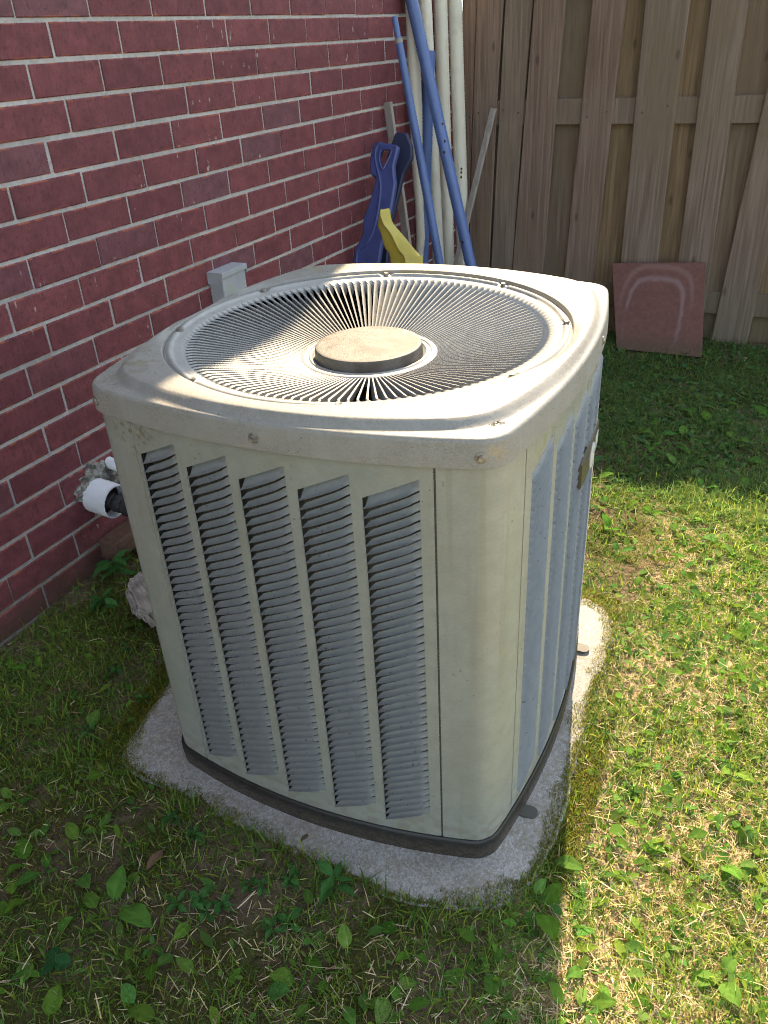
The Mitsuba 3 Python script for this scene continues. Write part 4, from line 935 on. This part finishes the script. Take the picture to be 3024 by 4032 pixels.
# dry clippings and thatch
def d_straw(x, y):
    n_ = lnoise(x, y, 4.5, 31)
    s_ = 0.07 + 0.93 * sunny(x, y) * (0.75 + 0.4 * ramp(0.35, 0.6, n_))
    s_ = s_ * np.where((x < 1.9) & (y > -0.88), 0.5 + 0.6 * sunny(x, y), 1.0)
    front = ramp(0.95, 1.3, x) * ramp(-0.9, -1.0, y) * 0.35
    return np.clip((s_ * (1 - 0.45 * greenzone(x, y)) + front * 0.35) * (1 - 0.7 * far(x, y)), 0, 1) * np.where(on_pad(x, y, -0.012), 0, 1)
x, y = scatter(550000, X0, X1, Y0, Y1, d_straw, r)
n = len(x)
sc = np.array([0.80, 0.675, 0.41])
col = sc * r.uniform(0.40, 1.25, (n, 1)) * np.stack([np.ones(n), r.uniform(0.88, 1.05, n), r.uniform(0.75, 1.2, n)], 1)
dk = (r.uniform(0, 1, n) < 0.25)[:, None]
col = np.where(dk, np.array([0.30, 0.20, 0.115]) * r.uniform(0.5, 1.3, (n, 1)), col)
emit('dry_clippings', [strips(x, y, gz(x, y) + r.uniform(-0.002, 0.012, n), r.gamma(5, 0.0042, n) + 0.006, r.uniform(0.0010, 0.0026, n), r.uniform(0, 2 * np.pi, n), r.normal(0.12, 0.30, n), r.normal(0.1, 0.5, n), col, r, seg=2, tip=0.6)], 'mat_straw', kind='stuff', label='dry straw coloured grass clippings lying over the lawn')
# moss: short dense fuzz round the pad and in patches on the shaded soil
def moss():
    out = []
    N_ = 90000
    t_ = r.uniform(0, 1, N_); ring = PAD.exterior
    base = np.array([ring.interpolate(v * ring.length).coords[0] for v in np.linspace(0, 1, 1500, endpoint=False)])
    i_ = (t_ * 1500).astype(int)
    nb = base - np.array([1.25, -0.28]); nb /= np.linalg.norm(nb, axis=1, keepdims=True)
    lim = 0.012 + 0.026 * ramp(0.40, 0.65, lnoise(base[:, 0], base[:, 1], 14, 44)) + 0.012 * ramp(0.45, 0.6, lnoise(base[:, 0], base[:, 1], 50, 45))
    lim = lim * np.where((base[:, 0] > 1.44) & (base[:, 0] < 1.66) & (base[:, 1] < -0.8), 0.25, 1)
    off_ = -lim[i_] + (lim[i_] + 0.075) * r.uniform(0, 1, N_) ** 1.1
    p_ = base[i_] + nb[i_] * off_[:, None] + r.normal(0, 0.003, (N_, 2))
    k_ = in_view(p_[:, 0], p_[:, 1])
    out.append((p_[k_], np.where(off_[k_] < 0.004, 0.030, 0.012)))
    x_, y_ = scatter(240000, 0.02, 2.4, -1.6, 0.9, lambda x, y: np.clip(ramp(0.50, 0.60, lnoise(x, y, 6.0, 51)) * (0.35 + ramp(2.0, 1.7, x)) * 0.9 * np.where(on_pad(x, y, -0.01), 0, 1), 0, 1), r)
    out.append((np.stack([x_, y_], 1), gz(x_, y_) + 0.002))
    return np.vstack([o[0] for o in out]), np.concatenate([np.broadcast_to(o[1], len(o[0])) for o in out])
p_, z_ = moss()
n = len(p_)
mc = np.array([0.225, 0.245, 0.045]) * r.uniform(0.45, 1.45, (n, 1)) * np.stack([r.uniform(0.8, 1.3, n), np.ones(n), r.uniform(0.5, 1.4, n)], 1)
emit('moss', [strips(p_[:, 0], p_[:, 1], z_ - 0.002, r.uniform(0.004, 0.011, n), r.uniform(0.0016, 0.0032, n), r.uniform(0, 2 * np.pi, n), r.uniform(0.7, 1.5, n), r.uniform(0, 0.6, n), mc, r, seg=1, tip=0.2)], 'mat_leaf', kind='stuff', label='low olive green moss round the pad and on the soil')
# leaves
def leaf(base, az, rise, L, W_, col, r, kind=0, petiole=0.3, droop=0.8, nu=9, nv=7):
    """One leaf: ovate (0), lance-shaped (1) or round (2), folded along its midrib and arched, on a short stalk."""
    t = np.linspace(0, 1, nu)
    if kind == 0: w = np.sin(np.pi * t ** 0.85) ** 0.75 * (1 - 0.25 * t)
    elif kind == 1: w = np.sin(np.pi * t ** 0.75) ** 1.1
    else: w = np.sin(np.pi * np.clip(t * 0.94 + 0.05, 0, 1)) ** 0.5
    w = w * (1 + 0.05 * np.sin(t * 26 + r.uniform(0, 6))) * W_ / 2
    w[0] = 0.0012; w[-1] = 0.0004
    a = rise - droop * t
    hx = np.r_[0, np.cumsum(np.cos(a[:-1]) * L / (nu - 1))]; hz = np.r_[0, np.cumsum(np.sin(a[:-1]) * L / (nu - 1))]
    pl = petiole * L
    hx = hx + pl * math.cos(rise + 0.25); hz = hz + pl * math.sin(rise + 0.25)
    v = np.linspace(-1, 1, nv)
    side = w[:, None] * v
    fold = r.uniform(0.10, 0.35); wav = 0.05 * L * np.sin(t * 9 + r.uniform(0, 6))[:, None] * (v ** 2) * r.uniform(0.3, 1)
    roll = r.uniform(-0.35, 0.35)
    Zs = hz[:, None] + np.abs(side) * fold - 0.5 * side ** 2 / (W_ + 1e-6) * 0.6 + wav + side * roll - 0.0012 * (np.abs(np.abs(v) - 0.45) < 0.2)
    c, s = math.cos(az), math.sin(az)
    P = np.stack([base[0] + hx[:, None] * c - side * s, base[1] + hx[:, None] * s + side * c, base[2] + Zs], -1)
    m = grid(P)
    vein = 1 - 0.0 * v
    sh = 1 + 0.10 * np.sin(t * 20)[:, None] * np.abs(v) + 0.22 * (np.abs(v) < 0.05) + 0.08 * r.standard_normal((nu, nv))
    C = np.asarray(col)[None, :] * sh.reshape(-1, 1)
    # stalk
    st_ = tube([tuple(base), (base[0] + pl * 0.5 * c * math.cos(rise + .25), base[1] + pl * 0.5 * s * math.cos(rise + .25), base[2] + pl * 0.5 * math.sin(rise + .25)), tuple(P[0, nv // 2])], 0.0011, 5, cap=False)
    return cat([m, st_]), np.clip(np.vstack([C, np.tile(np.asarray(col) * 1.1, (len(st_.vertices), 1))]), 0, 1)
GREEN = np.array([0.135, 0.285, 0.055])
def weed(key, label, group, x, y, L, r, nleaf=None, kind=0, main=True, rise=None, category='weed', col=None, wr=0.62):
    t_ = thing(key, label, category, group)
    z = float(gz(np.array(x), np.array(y)))
    cb = (GREEN if col is None else np.array(col)) * r.uniform(0.8, 1.25) * np.array([r.uniform(0.85, 1.3), 1, r.uniform(0.7, 1.3)])
    nl = nleaf or int(r.integers(1, 4))
    a_ = r.uniform(0, 2 * np.pi)
    for i in range(nl):
        l_ = L * (1 if i == 0 else r.uniform(0.45, 0.85))
        az = a_ if i == 0 else a_ + i * 2.2 + r.uniform(-0.4, 0.4)
        ri = r.uniform(0.25, 0.8) if rise is None else rise
        bx_ = (x - 0.6 * l_ * math.cos(az) * 0.8, y - 0.6 * l_ * math.sin(az) * 0.8) if i == 0 else bx_
        m, c = leaf((bx_[0], bx_[1], z - 0.002), az, ri, l_, l_ * r.uniform(wr - .08, wr + .1), cb * r.uniform(0.85, 1.15), r, kind, petiole=r.uniform(0.2, 0.45))
        add(t_ + '__leaf', m, 'mat_leaf', smooth=True, color=c)
    return t_
GRP = {'a': ('plantain weeds in the shaded lawn left of the pad', 'plantain in shaded lawn left of pad'),
       'b': ('plantain weeds in front of the pad', 'plantain in lawn before the pad'),
       'c': ('plantain weeds in the near sunlit lawn', 'bright plantain in near sunlit lawn'),
       'd': ('plantain weeds in the far sunlit lawn', 'bright weed in far sunlit lawn'),
       'e': ('weeds in the shade of the fence', 'dark weed in fence shade')}
SPECIAL = {('b', 0): 'large plantain leaf at the edge of the shadow beside the front corner of the pad', ('b', 1): 'plantain with a torn edge beside the right front corner of the pad',
           ('a', 14): 'tall plantain leaf standing alone at the middle of the shaded lawn', ('a', 0): 'long plantain leaf nearest the brick wall at the left edge of the picture'}
ORD = ['leftmost'] + [w_ + ' from left' for w_ in ('second', 'third', 'fourth', 'fifth', 'sixth', 'seventh', 'eighth', 'ninth', 'tenth')]
ROWS = ['nearest row', 'second nearest row', 'third nearest row', 'fourth nearest row', 'fifth nearest row']
def spots(pts, per=7):
    """Where each plant stands in the photograph: its row, counted from the nearest, and its place in the row."""
    d = np.array([(p[0], p[1], 0.0) for p in pts]) - _o
    w_ = d @ _f; px, py = (d @ _r) / w_, (d @ _u) / w_
    out = [''] * len(pts)
    order = np.argsort(py); nr = max(1, math.ceil(len(pts) / per))
    for k, rows in enumerate(np.array_split(order, nr)):
        for q, i in enumerate(rows[np.argsort(px[rows])]):
            out[i] = ORD[q] + ' in the ' + ROWS[k]
    return out
for g_ in 'abcde':
    where = spots(globals()['WEEDS_' + g_])
    for i, (x, y, L) in enumerate(globals()['WEEDS_' + g_]):
        if ('x', g_, i) in (): continue
        lab_ = SPECIAL.get((g_, i)); sp_ = lab_ is not None
        weed('plantain_weed', lab_ or GRP[g_][1] + ', ' + where[i], None if sp_ else GRP[g_][0], x, y, L * (1.15 if g_ in 'abc' else 1.2), r, nleaf=None if not sp_ else 2)
# seedlings with pointed leaves
def seedling(x, y, size, nl, label, group=None, z=None, h=0.05, col=(0.09, 0.23, 0.065)):
    t_ = thing('leafy_weed', label, 'weed', group)
    z = float(gz(np.array(x), np.array(y))) if z is None else z
    sm = tube([(x, y, z - 0.005), (x + 0.004, y, z + h * 0.5), (x + 0.002, y + 0.004, z + h)], 0.0014, 6)
    add(t_ + '__stem', sm, 'mat_leaf', smooth=True, color=np.tile([0.08, 0.14, 0.04], (len(sm.vertices), 1)))
    for i in range(nl):
        hh = h * (0.35 + 0.65 * (i // 2) / max(1, (nl - 1) // 2))
        az = (i % 2) * np.pi + (i // 2) * 1.57 + r.uniform(-0.3, 0.3)
        l_ = size * r.uniform(0.7, 1.1)
        m, c = leaf((x + 0.003, y, z + hh), az, r.uniform(0.15, 0.55), l_, l_ * r.uniform(0.36, 0.5), np.array(col) * r.uniform(0.75, 1.25), r, 1, petiole=0.12, droop=0.9)
        add(t_ + '__leaf', m, 'mat_leaf', smooth=True, color=c)
seedling(0.105, -0.165, 0.085, 9, 'leafy weed with pointed leaves at the foot of the brick wall, left one', h=0.09)
seedling(0.33, -0.02, 0.08, 10, 'leafy weed with pointed leaves under the black hose beside the unit', h=0.12)
seedling(0.17, -0.30, 0.06, 8, 'low weed with pointed leaves in front of the wood chunk near the wall', h=0.045)
seedling(1.43, -0.925, 0.058, 7, 'dark weed with pointed leaves growing over the front edge of the pad', h=0.05)
SG = 'small leafy weeds in the shaded lawn'
SEED = ((0.98, -0.93, 0.03), (1.06, -0.945, 0.028), (1.17, -1.07, 0.036), (1.20, -1.09, 0.03), (1.13, -1.10, 0.033), (1.22, -1.06, 0.03), (1.375, -1.03, 0.036), (1.35, -1.06, 0.032), (1.28, -0.99, 0.032), (1.25, -1.0, 0.026), (0.56, -0.78, 0.03), (0.45, -0.55, 0.032), (0.62, -0.62, 0.03), (0.40, -0.45, 0.026), (1.33, -0.955, 0.03))
for (x, y, s_), wh in zip(SEED, spots(SEED, 5)):
    seedling(x, y, s_, int(r.integers(5, 9)), 'small pointed leaf weed near the pad, ' + wh, SG, h=0.028)
# clover with three round leaflets
ck = thing('clover', 'clover with three round leaflets in the shaded lawn at lower left', 'clover')
for i in range(3):
    m, c = leaf((0.978, -1.307, float(gz(np.array(.978), np.array(-1.307))) + 0.018), i * 2.094 + 0.4, 0.1, 0.034, 0.032, (0.05, 0.15, 0.05), r, 2, petiole=0.03, droop=0.3)
    add(ck + '__leaflet', m, 'mat_leaf', smooth=True, color=c)
# small leaves too many to count
def small_leaves(N_, dens, size, cbase, key, label):
    x, y = scatter(N_, X0, X1, Y0, Y1, dens, r)
    parts = []
    for a_, b_ in zip(x, y):
        l_ = size * r.uniform(0.5, 1.3)
        z = float(0)
        parts.append((a_, b_, l_))
    n = len(parts)
    P_ = np.array(parts)
    zz = gz(P_[:, 0], P_[:, 1]) + r.uniform(0.002, 0.022, n)
    t = np.array([0, 0.3, 0.65, 1.0]); wv = np.array([0.12, 0.95, 0.85, 0.05])
    az = r.uniform(0, 2 * np.pi, n); ri = r.normal(0.1, 0.35, n); rl = r.normal(0, 0.4, n)
    l_ = P_[:, 2]; w_ = l_ * r.uniform(0.35, 0.65, n)
    d = np.stack([np.cos(az) * np.cos(ri), np.sin(az) * np.cos(ri), np.sin(ri)], -1)
    s = np.stack([-np.sin(az) * np.cos(rl), np.cos(az) * np.cos(rl), np.sin(rl)], -1)
    C0 = np.stack([P_[:, 0], P_[:, 1], zz], -1)
    mid = C0[:, None] + d[:, None] * (l_[:, None] * (t - 0.5))[..., None] - np.array([0, 0, 1.0]) * (l_[:, None] * 0.25 * (t - 0.5) ** 2)[..., None]
    A_ = mid - s[:, None] * (w_[:, None] / 2 * wv)[..., None]; B_ = mid + s[:, None] * (w_[:, None] / 2 * wv)[..., None]
    mid2 = mid - np.array([0, 0, 1.0]) * (w_[:, None] * 0.12 * wv)[..., None]
    V = np.stack([A_, mid2, B_], 2).reshape(-1, 3)
    b = (np.arange(n) * 12)[:, None]
    F = []
    for i in range(3):
        for j in range(2):
            o = 3 * i + j
            F += [np.stack([b[:, 0] + o, b[:, 0] + o + 1, b[:, 0] + o + 4], -1), np.stack([b[:, 0] + o, b[:, 0] + o + 4, b[:, 0] + o + 3], -1)]
    C = np.repeat(np.asarray(cbase) * r.uniform(0.6, 1.4, (n, 1)) * np.stack([r.uniform(0.8, 1.4, n), np.ones(n), r.uniform(0.6, 1.4, n)], 1), 12, axis=0)
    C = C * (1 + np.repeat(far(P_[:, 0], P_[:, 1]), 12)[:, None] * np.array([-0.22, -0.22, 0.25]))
    add(key, tm(V, np.vstack(F)), 'mat_leaf', smooth=True, color=np.clip(C, 0, 1), kind='stuff', label=label)
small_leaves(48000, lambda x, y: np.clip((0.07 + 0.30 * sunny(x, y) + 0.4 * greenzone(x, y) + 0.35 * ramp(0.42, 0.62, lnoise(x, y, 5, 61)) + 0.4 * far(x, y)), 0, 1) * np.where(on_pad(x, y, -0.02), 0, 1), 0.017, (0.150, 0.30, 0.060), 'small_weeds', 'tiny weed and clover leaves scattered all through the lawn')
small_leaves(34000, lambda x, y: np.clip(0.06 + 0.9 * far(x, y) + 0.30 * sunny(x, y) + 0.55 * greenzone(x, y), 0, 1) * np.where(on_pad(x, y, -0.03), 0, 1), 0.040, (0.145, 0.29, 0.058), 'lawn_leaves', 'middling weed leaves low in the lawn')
# tall single grass blades by the pad
tb = [(1.545, -0.905, 0.10, 1.9), (1.505, -0.905, 0.085, 2.6), (1.525, -0.90, 0.06, 2.2), (1.63, -0.93, 0.06, 2.4), (1.66, -0.94, 0.075, 2.5), (1.70, -0.93, 0.05, 2.3), (1.845, -0.60, 0.06, 1.2), (1.86, -0.55, 0.05, 2.0), (1.84, -0.70, 0.07, 2.2), (1.85, -0.45, 0.05, 1.7), (1.845, -0.50, 0.045, 2.7), (1.89, -0.35, 0.06, 1.5), (1.86, -0.22, 0.055, 1.9)]
xs, ys, hs, az = (np.array(q) for q in zip(*tb))
emit('tall_grass', [strips(xs, ys, gz(xs, ys), hs, np.full(len(xs), 0.0036), az, np.full(len(xs), 1.25), np.full(len(xs), 0.35), np.array([0.075, 0.15, 0.03]) * r.uniform(0.8, 1.2, (len(xs), 1)), r, seg=6, tip=0.05)], 'mat_leaf', kind='stuff', label='taller grass blades standing at the edge of the pad')
for x, y, L, lb in ((1.00, -0.95, 0.042, 'curled brown dead leaf lying beside the mossy front edge of the pad'), (1.09, -1.19, 0.03, 'brown dead leaf flat on the shaded lawn near the foot of the picture'), (1.015, -1.0, 0.055, 'long torn brown dead leaf on the bare soil in front of the pad'), (0.60, -0.50, 0.04, 'brown dead leaf on dark soil at the left side of the pad')):
    m, c = leaf((x, y, float(gz(np.array(x), np.array(y))) + 0.012), r.uniform(0, 6), 0.12, L, L * 0.5, (0.20, 0.125, 0.085), r, 0, petiole=0.1, droop=0.5)
    add('dead_leaf', m, 'mat_straw', smooth=True, color=c, label=lb, category='leaf')

# a crust of dried droppings on the cap near the front corner
dp = []
for i in range(34):
    a_, q_ = r.uniform(0, 6.28), 0.017 * math.sqrt(r.uniform(0, 1))
    xy = np.array([0.395 + q_ * math.cos(a_), -0.400 + 0.6 * q_ * math.sin(a_)])
    s_ = trimesh.creation.icosphere(1, r.uniform(0.0008, 0.0020))
    dp.append(tm(s_.vertices * [1, 1, 0.6] + [xy[0], xy[1], zr + 0.002], s_.faces))
add('bird_dropping', acm(cat(dp)), 'mat_patch', smooth=True, label='small grey crust of dried droppings on the front corner of the unit top', category='droppings')
